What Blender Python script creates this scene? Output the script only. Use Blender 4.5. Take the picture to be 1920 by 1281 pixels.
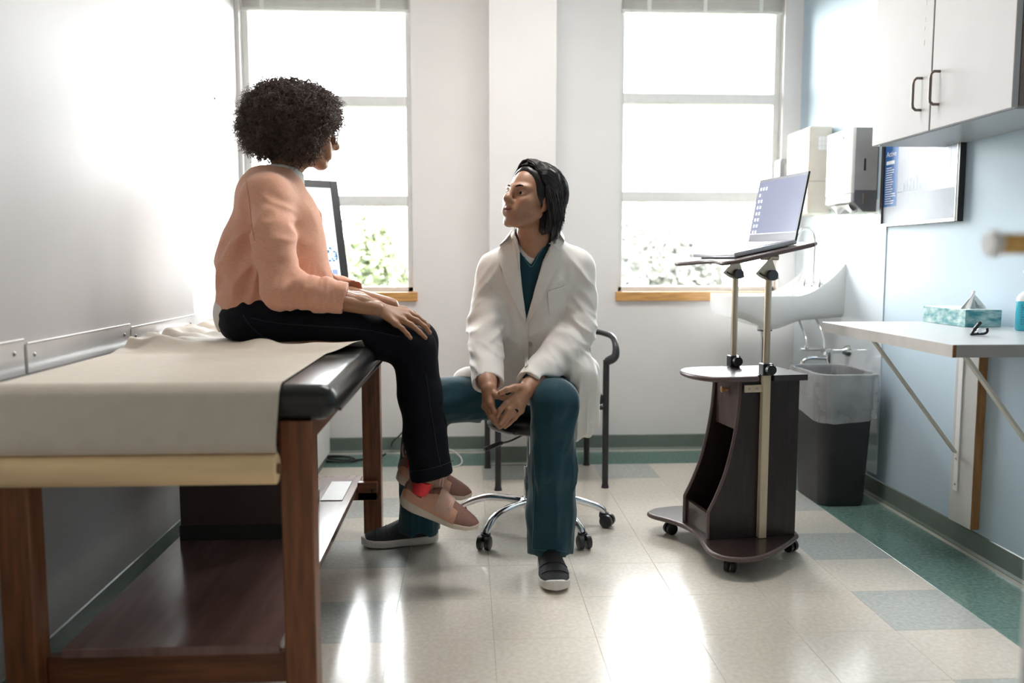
import bpy, bmesh, math, random
import numpy as np
from mathutils import Matrix, Vector
random.seed(7); np.random.seed(7)
for o in list(bpy.data.objects): bpy.data.objects.remove(o, do_unlink=True)
SC = bpy.context.scene
COL = SC.collection
PI = math.pi

# ------------------------------------------------------------------ camera
CAM_H = 1.12; FPX = 1591.0; YAW = math.radians(2.937); PITCH = math.radians(5.511)
cam_d = bpy.data.cameras.new('camera'); cam = bpy.data.objects.new('camera', cam_d); COL.objects.link(cam)
cam_d.sensor_width = 36.0; cam_d.sensor_fit = 'HORIZONTAL'; cam_d.lens = 36.0 * FPX / 1920.0
cam_d.clip_start = 0.05; cam_d.clip_end = 200
cam.location = (0, 0, CAM_H)
cam.rotation_euler = (PI/2 - PITCH, 0, -YAW)
cam_d.dof.use_dof = True; cam_d.dof.focus_distance = 3.05; cam_d.dof.aperture_fstop = 1.9
SC.camera = cam

# ------------------------------------------------------------------ world: bright overcast sky
W = bpy.data.worlds.new('overcast_sky'); SC.world = W; W.use_nodes = True
bg = W.node_tree.nodes['Background']; bg.inputs[0].default_value = (0.97, 0.985, 1.0, 1); bg.inputs[1].default_value = 13.0

# ------------------------------------------------------------------ view
vs = SC.view_settings
vs.view_transform = 'Standard'; vs.look = 'None'; vs.gamma = 1.0; vs.exposure = 1.42; vs.use_curve_mapping = False
SC.cycles.use_denoising = True
SC.cycles.max_bounces = 10; SC.cycles.diffuse_bounces = 6; SC.cycles.glossy_bounces = 4; SC.cycles.transparent_max_bounces = 12
SC.cycles.sample_clamp_indirect = 12.0; SC.cycles.caustics_reflective = False; SC.cycles.caustics_refractive = False

# room dimensions (metres): camera at x=0,y=0 looking along +y
XL, XR, YB, YR, ZC = -1.145, 1.905, 4.87, -0.30, 2.95
WIN = [(-1.25, -0.315), (0.862, 1.80)]; WZ0, WZ1 = 0.935, 2.70

# daylight portals at the two window openings (they only guide sky sampling)
for i, (a, b) in enumerate(WIN):
    ld = bpy.data.lights.new('window_portal', 'AREA'); ld.shape = 'RECTANGLE'; ld.size = b-a; ld.size_y = WZ1-WZ0
    ld.cycles.is_portal = True
    lo = bpy.data.objects.new('window_portal', ld); COL.objects.link(lo)
    lo.location = ((a+b)/2, YB+0.16, (WZ0+WZ1)/2); lo.rotation_euler = (-PI/2, 0, 0)
# ------------------------------------------------------------------ helpers
_R = np.array([math.cos(YAW), -math.sin(YAW), 0.0])
_F = np.array([math.sin(YAW)*math.cos(PITCH), math.cos(YAW)*math.cos(PITCH), -math.sin(PITCH)])
_U = np.cross(_R, _F); _C = np.array([0, 0, CAM_H])
def P(px, py, y):
    """world point at depth y seen at photo pixel (px,py)"""
    d = _F + _R*(px-960)/FPX - _U*(py-640.5)/FPX
    return _C + d*(y/d[1])
def FL(px, py, z=0.0):
    d = _F + _R*(px-960)/FPX - _U*(py-640.5)/FPX
    return _C + d*((z-CAM_H)/d[2])

MATS = {}
def mat(name, col, rough=0.5, metal=0.0, var=0.0, vscale=20.0, bump=0.0, bscale=80.0, stretch=None, spec=0.5,
        trans=0.0, coat=0.0, sheen=0.0, sss=0.0, emit=None, estr=0.0, attr=None, alpha=1.0, detail=4.0, col2=None, hard=None):
    if name in MATS: return MATS[name]
    m = bpy.data.materials.new(name); m.use_nodes = True; nt = m.node_tree; N = nt.nodes; L = nt.links
    b = N['Principled BSDF']
    c = (col[0], col[1], col[2], 1)
    b.inputs['Base Color'].default_value = c; b.inputs['Roughness'].default_value = rough; b.inputs['Metallic'].default_value = metal
    b.inputs['Specular IOR Level'].default_value = spec; b.inputs['Coat Weight'].default_value = coat; b.inputs['Coat Roughness'].default_value = 0.08
    b.inputs['Transmission Weight'].default_value = trans; b.inputs['Sheen Weight'].default_value = sheen; b.inputs['Alpha'].default_value = alpha
    if sss: b.inputs['Subsurface Weight'].default_value = sss; b.inputs['Subsurface Radius'].default_value = (0.012, 0.005, 0.003); b.inputs['Subsurface Scale'].default_value = 0.6
    if emit: b.inputs['Emission Color'].default_value = (*emit, 1); b.inputs['Emission Strength'].default_value = estr
    tc = N.new('ShaderNodeTexCoord'); mp = N.new('ShaderNodeMapping'); L.new(tc.outputs['Object'], mp.inputs[0])
    if stretch: mp.inputs['Scale'].default_value = stretch
    src = None
    if attr:
        at = N.new('ShaderNodeVertexColor'); at.layer_name = attr; src = at.outputs[0]
        L.new(src, b.inputs['Base Color'])
    if var or col2:
        nz = N.new('ShaderNodeTexNoise'); nz.inputs['Scale'].default_value = vscale; nz.inputs['Detail'].default_value = detail
        L.new(mp.outputs[0], nz.inputs[0])
        rp = N.new('ShaderNodeValToRGB'); L.new(nz.outputs[0], rp.inputs[0])
        h0, h1 = hard if hard else (0.32, 0.68)
        rp.color_ramp.elements[0].position = h0; rp.color_ramp.elements[1].position = h1
        if attr:
            rp.color_ramp.elements[0].color = (1-var,)*3 + (1,); rp.color_ramp.elements[1].color = (1+var,)*3 + (1,)
            mx = N.new('ShaderNodeMix'); mx.data_type = 'RGBA'; mx.blend_type = 'MULTIPLY'; mx.inputs[0].default_value = 1
            L.new(src, mx.inputs[6]); L.new(rp.outputs[0], mx.inputs[7]); L.new(mx.outputs[2], b.inputs['Base Color'])
        else:
            if col2 is None:
                rp.color_ramp.elements[0].color = tuple(max(0, v*(1-var)) for v in col) + (1,)
                rp.color_ramp.elements[1].color = tuple(min(1, v*(1+var)) for v in col) + (1,)
            else:
                rp.color_ramp.elements[0].color = c; rp.color_ramp.elements[1].color = (*col2, 1)
            L.new(rp.outputs[0], b.inputs['Base Color'])
    if bump:
        n2 = N.new('ShaderNodeTexNoise'); n2.inputs['Scale'].default_value = bscale; n2.inputs['Detail'].default_value = 5
        L.new(mp.outputs[0], n2.inputs[0])
        bp = N.new('ShaderNodeBump'); bp.inputs['Strength'].default_value = min(1, bump); bp.inputs['Distance'].default_value = 0.004
        L.new(n2.outputs[0], bp.inputs['Height']); L.new(bp.outputs[0], b.inputs['Normal'])
    MATS[name] = m
    return m

class MB:
    """collects shapes of one part (world coordinates)"""
    def __init__(s): s.v = []; s.f = []; s.n = 0
    def add(s, v, f):
        v = np.asarray(v, float).reshape(-1, 3); s.v.append(v); n = s.n
        s.f += [tuple(int(i)+n for i in q) for q in f]; s.n += len(v); return s
    def box(s, x0, x1, y0, y1, z0, z1, M=None):
        v = np.array([(x, y, z) for z in (z0, z1) for y in (y0, y1) for x in (x0, x1)], float)
        if M is not None: v = tf(M, v)
        return s.add(v, [(0,2,3,1),(4,5,7,6),(0,1,5,4),(2,6,7,3),(0,4,6,2),(1,3,7,5)])
    def bbox(s, x0, x1, y0, y1, z0, z1, r=0.005, seg=2, M=None):
        bm = bmesh.new(); bmesh.ops.create_cube(bm, size=1.0)
        for v in bm.verts: v.co = Vector(((x0+x1)/2+v.co.x*(x1-x0), (y0+y1)/2+v.co.y*(y1-y0), (z0+z1)/2+v.co.z*(z1-z0)))
        bmesh.ops.bevel(bm, geom=bm.edges[:], offset=r, segments=seg, profile=0.5, affect='EDGES')
        return s.addbm(bm, M)
    def addbm(s, bm, M=None):
        bm.verts.index_update(); v = np.array([q.co[:] for q in bm.verts])
        if M is not None: v = tf(M, v)
        f = [[w.index for w in q.verts] for q in bm.faces]; bm.free(); return s.add(v, f)
    def tube(s, pts, r, n=10, cap=True, flat=None):
        pts = np.asarray(pts, float); m = len(pts); r = np.broadcast_to(np.asarray(r, float), (m,))
        T = np.gradient(pts, axis=0) if m > 2 else np.array([pts[1]-pts[0]]*2)
        T = T/np.maximum(np.linalg.norm(T, axis=1, keepdims=True), 1e-9)
        up = np.array([0, 0, 1.0]) if abs(T[0][2]) < 0.9 else np.array([1.0, 0, 0])
        V = []; A = np.cross(up, T[0]); A /= np.linalg.norm(A)
        for i in range(m):
            A = A - T[i]*(A@T[i]); A /= max(np.linalg.norm(A), 1e-9); B = np.cross(T[i], A)
            for k in range(n):
                t = 2*PI*k/n; c, d = math.cos(t), math.sin(t)
                V.append(pts[i]+r[i]*(A*c*(flat[0] if flat else 1)+B*d*(flat[1] if flat else 1)))
        F = [(i*n+k, i*n+(k+1) % n, (i+1)*n+(k+1) % n, (i+1)*n+k) for i in range(m-1) for k in range(n)]
        if cap: F += [tuple(range(n-1, -1, -1)), tuple(range((m-1)*n, m*n))]
        return s.add(V, F)
    def cyl(s, a, b, r, n=16, r2=None): return s.tube([a, b], [r, r if r2 is None else r2], n)
    def lathe(s, prof, c, axis='z', n=24, M=None):
        V = []
        for (r, h) in prof:
            for k in range(n):
                t = 2*PI*k/n; p = (r*math.cos(t), r*math.sin(t), h)
                if axis == 'x': p = (p[2], p[0], p[1])
                if axis == 'y': p = (p[0], p[2], p[1])
                V.append(p)
        V = np.array(V)
        if M is not None: V = tf(M, V)
        V = V+np.asarray(c, float)
        m = len(prof)
        F = [(i*n+k, i*n+(k+1) % n, (i+1)*n+(k+1) % n, (i+1)*n+k) for i in range(m-1) for k in range(n)]
        F += [tuple(range(n-1, -1, -1)), tuple(range((m-1)*n, m*n))]
        return s.add(V, F)
    def prism(s, pts, n0, n1, fn):
        """extrude a 2D outline: fn(u,v,w)->xyz for w in (n0,n1)"""
        m = len(pts); V = [fn(u, v, n0) for u, v in pts]+[fn(u, v, n1) for u, v in pts]
        F = [tuple(range(m-1, -1, -1)), tuple(range(m, 2*m))]+[(i, (i+1) % m, m+(i+1) % m, m+i) for i in range(m)]
        return s.add(V, F)
    def grid(s, G, thick=0.0):
        """G: array (a,b,3); optional thickness along normals"""
        G = np.asarray(G, float); a, b, _ = G.shape
        idx = lambda i, j: i*b+j
        F = [(idx(i, j), idx(i+1, j), idx(i+1, j+1), idx(i, j+1)) for i in range(a-1) for j in range(b-1)]
        if not thick: return s.add(G.reshape(-1, 3), F)
        du = np.gradient(G, axis=0); dv = np.gradient(G, axis=1); n = np.cross(du, dv); n /= np.maximum(np.linalg.norm(n, axis=2, keepdims=True), 1e-9)
        G2 = G-n*thick; m = a*b
        F2 = [tuple(m+q for q in reversed(f)) for f in F]
        bd = [idx(i, 0) for i in range(a)]+[idx(a-1, j) for j in range(1, b)]+[idx(i, b-1) for i in range(a-2, -1, -1)]+[idx(0, j) for j in range(b-2, 0, -1)]
        side = [(bd[(k+1) % len(bd)], bd[k], m+bd[k], m+bd[(k+1) % len(bd)]) for k in range(len(bd))]
        return s.add(np.concatenate([G.reshape(-1, 3), G2.reshape(-1, 3)]), F+F2+side)
    def build(s, name, m, parent=None, smooth=None, label=None, base=None):
        V = np.concatenate(s.v); off = np.zeros(3)
        if parent is not None: off = np.array(parent['_o'])
        elif base is not None: off = np.array(base, float)
        me = bpy.data.meshes.new(name); me.from_pydata((V-off).tolist(), [], s.f); me.update()
        return link(name, me, m, parent, smooth, label, off)

def link(name, me, m, parent, smooth, label, off):
    bm = bmesh.new(); bm.from_mesh(me); bmesh.ops.recalc_face_normals(bm, faces=bm.faces[:]); bm.to_mesh(me); bm.free()
    o = bpy.data.objects.new(name, me); COL.objects.link(o)
    if m is not None: me.materials.append(m)
    if parent is not None: o.parent = parent
    else: o.location = off
    o['_o'] = [float(q) for q in off]
    if label: o['label'] = label
    if smooth is not None:
        me.polygons.foreach_set('use_smooth', [True]*len(me.polygons))
        if smooth < 179:
            try: me.set_sharp_from_angle(angle=math.radians(smooth))
            except Exception: pass
    return o

def tf(M, v):
    M = np.array(M); v = np.asarray(v, float); return v@M[:3, :3].T+M[:3, 3]
def frame(o, u, v, w):
    M = np.eye(4); M[:3, 0] = u; M[:3, 1] = v; M[:3, 2] = w; M[:3, 3] = o; return M
def tag(o, label=None, cat=None, group=None, kind=None):
    if label: o['label'] = label
    if cat: o['category'] = cat
    if group: o['group'] = group
    if kind: o['kind'] = kind
    return o
def thing(name, label, cat, loc, group=None, kind=None):
    o = bpy.data.objects.new(name, None); COL.objects.link(o); o.location = loc; o.empty_display_size = 0.1
    o['_o'] = [float(q) for q in loc]
    return tag(o, label, cat, group, kind)
def copy_tree(o, dloc, parent=None):
    c = o.copy(); COL.objects.link(c); c.parent = parent
    if parent is None: c.location = Vector(o.location)+Vector(dloc); c['_o'] = list(c.location)
    for ch in list(o.children): copy_tree(ch, (0, 0, 0), c)
    return c
def spline(pts, n):
    """Catmull-Rom through pts"""
    p = np.asarray(pts, float); p = np.concatenate([[2*p[0]-p[1]], p, [2*p[-1]-p[-2]]]); m = len(p)-3
    t = np.linspace(0, m, n); i = np.minimum(t.astype(int), m-1); u = (t-i)[:, None]
    a, b, c, d = p[i], p[i+1], p[i+2], p[i+3]
    return 0.5*((2*b)+(-a+c)*u+(2*a-5*b+4*c-d)*u**2+(-a+3*b-3*c+d)*u**3)
def arc(c, r, a0, a1, n): return [(c[0]+r*math.cos(math.radians(a0+(a1-a0)*i/(n-1))), c[1]+r*math.sin(math.radians(a0+(a1-a0)*i/(n-1)))) for i in range(n)]
def rrect(x0, x1, y0, y1, r, n=5):
    return arc((x1-r, y1-r), r, 0, 90, n)+arc((x0+r, y1-r), r, 90, 180, n)+arc((x0+r, y0+r), r, 180, 270, n)+arc((x1-r, y0+r), r, 270, 360, n)
# ================================================================== ROOM
M_WALL = mat('wall_white', (0.82, 0.795, 0.79), 0.5, var=0.02, vscale=3, bump=0.03, bscale=160)
M_WALLB = mat('wall_pale_blue', (0.465, 0.575, 0.665), 0.55, spec=0.3, var=0.02, vscale=3, bump=0.02, bscale=160)
M_CEIL = mat('ceiling_white', (0.82, 0.82, 0.81), 0.8, var=0.03, vscale=30, bump=0.1, bscale=120)
M_BASE = mat('baseboard_green_grey', (0.165, 0.20, 0.175), 0.35, var=0.06, vscale=8)
M_STRIP = mat('baseboard_toe_light', (0.50, 0.50, 0.44), 0.4, var=0.05)
M_GROUT = mat('sub_floor', (0.50, 0.47, 0.42), 0.7, var=0.1)
def tilemat(name, c, c2, rough): return mat(name, c, rough, col2=c2, vscale=70, detail=8, hard=(0.35, 0.7), spec=0.5, bump=0.012, bscale=9)
M_TW = tilemat('tile_cream', (0.63, 0.575, 0.50), (0.73, 0.68, 0.61), 0.17)
M_TG = tilemat('tile_grey', (0.43, 0.45, 0.43), (0.55, 0.56, 0.53), 0.17)
M_TN = tilemat('tile_green', (0.10, 0.19, 0.165), (0.19, 0.29, 0.26), 0.17)

def struct(name, mb, m, smooth=None, base=None):
    return tag(mb.build(name, m, None, smooth, base=base), kind='structure')

floor = struct('floor', MB().box(XL-0.3, XR+0.1, YR-1.6, YB+0.1, -0.08, -0.004), M_GROUT)
TS = 0.305
xs = [1.595+TS*k for k in range(-9, 1)]; ys = [2.415+TS*k for k in range(-9, 8)]
tmesh = {}
def tile(x0, x1, y0, y1, m):
    key = (round(x1-x0, 3), round(y1-y0, 3), m.name)
    if key not in tmesh:
        w, d, g, c = x1-x0, y1-y0, 0.0003, 0.0006
        mb = MB(); a = [(g, 0), (g+c, 1)]
        V = []
        for ins, z in ((g, -0.004), (g, -0.0005), (g+c, 0.0)):
            V += [(ins, ins, z), (w-ins, ins, z), (w-ins, d-ins, z), (ins, d-ins, z)]
        F = [(k*4+i, k*4+(i+1) % 4, k*4+4+(i+1) % 4, k*4+4+i) for k in range(2) for i in range(4)]+[(8, 9, 10, 11)]
        me = bpy.data.meshes.new('floor_tile'); me.from_pydata(V, [], F); me.materials.append(m); me.update(); tmesh[key] = me
    o = bpy.data.objects.new('floor_tile', tmesh[key]); COL.objects.link(o); o.parent = floor; o.location = (x0, y0, 0)
for ix, x0 in enumerate(xs):
    for iy, y0 in enumerate(ys):
        x1, y1 = x0+TS, y0+TS
        if x1 > 1.7: x1 = XR
        xx0 = max(x0, XL-0.12)
        if y1 > 4.8: y1 = YB
        if x1 <= xx0: continue
        kx = round((1.595-x0)/TS); ky = round((y0-2.415)/TS)       # kx=0 border column at right
        par = (kx+ky) % 2
        if kx == 0 or kx >= 9 or ky == 7: m = M_TN
        elif kx == 1 or kx == 7 or ky == 6: m = M_TG if (par == (1 if True else 0)) else M_TW
        else: m = M_TW
        tile(xx0, x1, y0, y1, m)

struct('ceiling', MB().box(XL-0.3, XR+0.1, YR-1.6, YB+0.2, ZC, ZC+0.08), M_CEIL)
# back wall with the two window openings, pier in front
wb = MB()
T0, T1 = YB, YB+0.22
wb.box(XL-0.35, WIN[0][0], T0, T1, 0, ZC).box(WIN[0][1], WIN[1][0], T0, T1, 0, ZC).box(WIN[1][1], XR+0.12, T0, T1, 0, ZC)
for a, b in WIN: wb.box(a, b, T0, T1, 0, WZ0).box(a, b, T0, T1, WZ1, ZC)
struct('wall_back', wb, M_WALL)
PX0, PX1, PY = 0.115, 0.47, 4.585
struct('wall_pier', MB().box(PX0, PX1, PY, YB, 0, ZC), M_WALL)
XLB = -1.272                                                        # left wall opens slightly beyond y=3.6
lw = [(XL, YR-1.5), (XL, 3.60), (XLB, YB), (XLB-0.12, YB+0.1), (XL-0.12, 3.60), (XL-0.12, YR-1.5)]
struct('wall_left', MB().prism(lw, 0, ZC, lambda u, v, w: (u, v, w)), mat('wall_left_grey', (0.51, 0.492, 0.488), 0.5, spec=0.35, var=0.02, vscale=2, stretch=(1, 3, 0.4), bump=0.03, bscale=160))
struct('wall_right', MB().box(XR, XR+0.12, YR-1.5, YB+0.1, 0, ZC), M_WALLB)
# rear wall with the doorway the camera stands in, corridor behind
DX0, DX1 = -0.42, 0.86
struct('wall_rear', MB().box(XL, DX0, YR-0.12, YR, 0, ZC).box(DX1, XR, YR-0.12, YR, 0, ZC).box(DX0, DX1, YR-0.12, YR, 2.2, ZC), mat('wall_rear_tan', (0.42, 0.38, 0.34), 0.6, var=0.03))
struct('wall_corridor', MB().box(XL, XR, YR-1.5, YR-1.4, 0, ZC), M_WALL)

def skirting(name, pts, h=0.097):
    mb = MB(); st = MB()
    prof = [(0.0, 0.0), (0.012, 0.0), (0.012, 0.012), (0.005, 0.022), (0.004, h-0.004), (0.0, h)]
    pts = [np.array(p, float) for p in pts]
    V = []
    for i, p in enumerate(pts):
        d = (pts[min(i+1, len(pts)-1)]-pts[max(i-1, 0)]); d /= np.linalg.norm(d); nrm = np.array([d[1], -d[0]])
        V += [(*(p+nrm*o_), z) for o_, z in prof]
    k = len(prof); F = [(i*k+j, (i+1)*k+j, (i+1)*k+(j+1) % k, i*k+(j+1) % k) for i in range(len(pts)-1) for j in range(k)]
    F += [tuple(range(k)), tuple((len(pts)-1)*k+j for j in range(k))]
    mb.add(V, F); o = struct(name, mb, M_BASE)
    V2 = []
    prof2 = [(0.0125, 0.0), (0.017, 0.0), (0.0128, 0.010)]
    for i, p in enumerate(pts):
        d = (pts[min(i+1, len(pts)-1)]-pts[max(i-1, 0)]); d /= np.linalg.norm(d); nrm = np.array([d[1], -d[0]])
        V2 += [(*(p+nrm*o_), z) for o_, z in prof2]
    F2 = [(i*3+j, (i+1)*3+j, (i+1)*3+(j+1) % 3, i*3+(j+1) % 3) for i in range(len(pts)-1) for j in range(3)]+[(0, 1, 2), tuple((len(pts)-1)*3+j for j in range(3))]
    st.add(V2, F2).build('toe_strip', M_STRIP, o)
skirting('baseboard_left', [(XL, YR), (XL, 3.60)])
skirting('baseboard_left_far', [(XL, 3.601), (XLB, YB)])
skirting('baseboard_back', [(XLB+0.01, YB), (PX0-0.014, YB)])
skirting('baseboard_pier', [(PX0-0.012, PY), (PX1+0.012, PY)])
skirting('baseboard_back_right', [(PX1, YB), (XR-0.014, YB)])
skirting('baseboard_right', [(XR, YB-0.014), (XR, YR)])

# ---------------------------------------------------------------- windows
M_FRAME = mat('window_frame_white', (0.78, 0.78, 0.77), 0.4, var=0.03)
M_SILL = mat('oak_sill', (0.62, 0.33, 0.11), 0.35, var=0.25, vscale=9, stretch=(1, 12, 12))
def glassmat():
    m = bpy.data.materials.new('window_glass'); m.use_nodes = True; nt = m.node_tree; nt.nodes.clear()
    o = nt.nodes.new('ShaderNodeOutputMaterial'); mx = nt.nodes.new('ShaderNodeMixShader'); t = nt.nodes.new('ShaderNodeBsdfTransparent'); g = nt.nodes.new('ShaderNodeBsdfGlossy')
    fr = nt.nodes.new('ShaderNodeFresnel'); fr.inputs[0].default_value = 1.35; g.inputs['Roughness'].default_value = 0.02
    t.inputs[0].default_value = (0.97, 0.985, 0.98, 1)
    nt.links.new(fr.outputs[0], mx.inputs[0]); nt.links.new(t.outputs[0], mx.inputs[1]); nt.links.new(g.outputs[0], mx.inputs[2]); nt.links.new(mx.outputs[0], o.inputs[0])
    return m
M_GLASS = glassmat()
M_BLIND = mat('blind_slat', (0.62, 0.60, 0.57), 0.5, var=0.03)
for i, (a, b) in enumerate(WIN):
    w = thing('window_%d' % (i+1), None, None, ((a+b)/2, YB, WZ0), kind='structure')
    fy0, fy1 = YB+0.06, YB+0.12; s = 0.034
    fr = MB().bbox(a, a+s, fy0, fy1, WZ0, WZ1, 0.004).bbox(b-s, b, fy0, fy1, WZ0, WZ1, 0.004).bbox(a, b, fy0, fy1, WZ0, WZ0+0.03, 0.004).bbox(a, b, fy0, fy1, WZ1-0.04, WZ1, 0.004)
    fr.build('window_frame', M_FRAME, w)
    dz = 0.03 if i else 0.0
    rails = [(1.425+dz, 1.483+dz), (1.982+dz, 2.040+dz)]
    for z0, z1 in rails: MB().bbox(a+s*0.8, b-s*0.8, fy0-0.008, fy1, z0, z1, 0.006).build('window_rail', M_FRAME, w)
    zs = [WZ0+0.03, rails[0][0], rails[0][1], rails[1][0], rails[1][1], WZ1-0.04]
    for k in range(3): MB().box(a+s, b-s, fy0+0.03, fy0+0.034, zs[2*k], zs[2*k+1]).build('window_pane', M_GLASS, w)
    MB().bbox(a-0.015, b+0.025 if i == 0 else b-0.002, YB-0.028, YB+0.07, WZ0-0.052, WZ0+0.0015, 0.004).build('window_sill', M_SILL, w)
    # raised blind
    bl = thing('window_blind', ['raised slatted blind at the top of the window behind the woman', 'raised slatted blind with a wand at the top of the window behind the laptop'][i], 'blind', ((a+b)/2, YB+0.03, 2.50), 'raised window blinds')
    z = 2.488 if i == 0 else 2.508
    MB().bbox(a+0.008, b-0.008, YB+0.012, YB+0.045, z, z+0.014, 0.004).build('bottom_rail', mat('blind_rail', (0.75, 0.74, 0.72), 0.45, var=0.02), bl)
    sm = None
    for k in range(15):
        zz = z+0.018+k*0.0085
        if sm is None:
            so = MB().bbox(a+0.012, b-0.012, YB+0.010, YB+0.048, zz, zz+0.0045, 0.0015, 1).build('slat', M_BLIND, bl)
            sm = so; z00 = zz
        else:
            o2 = sm.copy(); COL.objects.link(o2); o2.parent = bl; o2.location = (0, 0, zz-z00)
    MB().bbox(a+0.008, b-0.008, YB+0.008, YB+0.05, z+0.15, z+0.19, 0.004).build('head_rail', M_BLIND, bl)
    for fx in ((0.12, 0.80) if i == 0 else (0.16, 0.50, 0.84)):
        MB().bbox(a+(b-a)*fx, a+(b-a)*fx+0.022, YB+0.005, YB+0.0085, z-0.002, z+0.15, 0.001, 1).build('ladder_tape', mat('blind_tape', (0.85, 0.84, 0.82), 0.6, var=0.02), bl)
    if i == 1: MB().tube([(a+0.062, YB+0.03, z+0.15), (a+0.066, YB+0.03, 2.35), (a+0.072, YB+0.03, 2.075)], 0.0035, 8).build('wand', mat('wand_grey', (0.35, 0.38, 0.40), 0.3, var=0.03), bl)

# slim stand beside the camera; its brass clamp arm reaches into view at the right edge
sx_, sy_, hz = 0.672, 0.95, 1.138
es = thing('equipment_stand', 'slim white stand with a brass clamp arm at the right edge of the photo', 'stand', (sx_, sy_, 0))
M_STW = mat('stand_white', (0.85, 0.85, 0.86), 0.3, var=0.02)
MB().tube([(sx_, sy_, 0.03), (sx_, sy_, 0.8), (sx_, sy_, 1.198)], 0.0075, 16).build('pole', M_STW, es, 50)
MB().lathe([(0.001, 0), (0.014, 0.0), (0.015, 0.008), (0.010, 0.016), (0.001, 0.018)], (sx_, sy_, 1.196), 'z', 16).build('pole_cap', M_STW, es, 50)
ar = MB().tube([(0.598, sy_-0.012, hz), (0.70, sy_-0.012, hz), (0.80, sy_-0.012, hz)], 0.0118, 20).build('clamp_arm', mat('aged_brass', (0.70, 0.43, 0.16), 0.38, 0.85, var=0.25, vscale=30), es, 40)
MB().lathe([(0.001, -0.006), (0.013, -0.006), (0.0155, -0.002), (0.0155, 0.004), (0.001, 0.005)], (0.594, sy_-0.012, hz), 'x', 20).build('arm_cap', mat('white_cap_plastic', (0.90, 0.90, 0.90), 0.3, var=0.02), ar, 40)
MB().lathe([(0.001, 0), (0.006, 0.0), (0.008, 0.006), (0.008, 0.016), (0.001, 0.020)], (0.640, sy_-0.016, hz+0.011), 'z', 14).build('clamp_screw', MATS['white_cap_plastic'], ar, 50)
for k in range(5):
    an = 2*PI*k/5+0.3; e = (sx_+0.24*math.cos(an), sy_+0.24*math.sin(an))
    MB().tube(spline([(sx_, sy_, 0.075), (sx_+0.12*math.cos(an), sy_+0.12*math.sin(an), 0.062), (e[0], e[1], 0.045)], 8), 0.010, 10).build('foot', M_STW, es, 60)
    MB().lathe([(0.001, -0.011), (0.020, -0.011), (0.0225, -0.007), (0.0225, 0.007), (0.020, 0.011), (0.001, 0.011)], (e[0], e[1], 0.0228), 'y', 16).build('caster', mat('stand_caster_black', (0.02, 0.02, 0.02), 0.5, var=0.1), es, 50)
mat('satin_chrome', (0.82, 0.82, 0.84), 0.25, 1.0, var=0.02)

# ceiling lamps (above the frame)
M_LAMP = mat('lamp_diffuser', (0.9, 0.9, 0.9), 0.5, emit=(1.0, 0.955, 0.92), estr=8.0)
for k, (lx, ly) in enumerate([(0.02, 3.15), (0.74, 3.15)]):
    lp = thing('ceiling_light', ['recessed ceiling light panel nearer the exam table', 'recessed ceiling light panel nearer the laptop cart'][k], 'ceiling light', (lx, ly, ZC), 'ceiling light panels')
    fr = MB().bbox(lx-0.31, lx+0.31, ly-0.31, ly-0.28, ZC-0.02, ZC-0.0005, 0.003).bbox(lx-0.31, lx+0.31, ly+0.28, ly+0.31, ZC-0.02, ZC-0.0005, 0.003).bbox(lx-0.31, lx-0.28, ly-0.28, ly+0.28, ZC-0.02, ZC-0.0005, 0.003).bbox(lx+0.28, lx+0.31, ly-0.28, ly+0.28, ZC-0.02, ZC-0.0005, 0.003)
    fr.build('lamp_frame', M_FRAME, lp); MB().box(lx-0.28, lx+0.28, ly-0.28, ly+0.28, ZC-0.012, ZC-0.004).build('diffuser', M_LAMP, lp)

# ---------------------------------------------------------------- outdoors
M_LAWN = mat('lawn', (0.13, 0.15, 0.08), 0.9, var=0.3, vscale=1.5)
struct('ground_outside', MB().box(-40, 40, YB+0.6, 60, -1.3, -1.2), M_LAWN)
M_LEAF = mat('leaf_yellow_green', (0.15, 0.175, 0.10), 0.6, var=0.35, vscale=2.0)
M_LEAF2 = mat('leaf_grey_green', (0.15, 0.15, 0.135), 0.6, var=0.25, vscale=2.0)
M_BARK = mat('bark', (0.30, 0.22, 0.16), 0.9, var=0.3, vscale=12)
def tree(name, label, c, r, h, n, ml, seed, lsz=0.09):
    rg = np.random.RandomState(seed)
    t = thing(name, label, 'tree', (c[0], c[1], -1.2), 'trees outside the windows')
    MB().tube(spline([(c[0], c[1], -1.2), (c[0]+0.05, c[1], h*0.3-0.4), (c[0]-0.04, c[1]+0.05, h*0.8)], 8), np.linspace(0.09, 0.03, 8), 8).build('trunk', M_BARK, t)
    cl = rg.normal(size=(26, 3)); cl /= np.linalg.norm(cl, axis=1, keepdims=True); cl *= rg.uniform(0.35, 1, (26, 1))
    k = rg.randint(0, 26, n); p = cl[k]*np.array(r)*0.8+rg.normal(size=(n, 3))*0.16*np.array(r)+np.array([c[0], c[1], h])
    d = rg.normal(size=(n, 3)); d /= np.linalg.norm(d, axis=1, keepdims=True); e = np.cross(d, rg.normal(size=(n, 3))); e /= np.linalg.norm(e, axis=1, keepdims=True)
    s = lsz*rg.uniform(0.6, 1.3, (n, 1)); V = np.stack([p-d*s, p+e*s*0.45, p+d*s, p-e*s*0.45], 1).reshape(-1, 3)
    F = (np.arange(n)[:, None]*4+np.arange(4)).tolist()
    mb = MB(); mb.v = [V]; mb.f = [tuple(q) for q in F]; mb.n = len(V)
    o = mb.build('foliage', ml, t); o['kind'] = 'stuff'
tree('leafy_tree', 'sunlit yellow-green tree outside the left window', (-1.02, 9.6, 0), (0.48, 0.5, 0.75), 1.05, 1500, M_LEAF, 1, 0.075)
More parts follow.
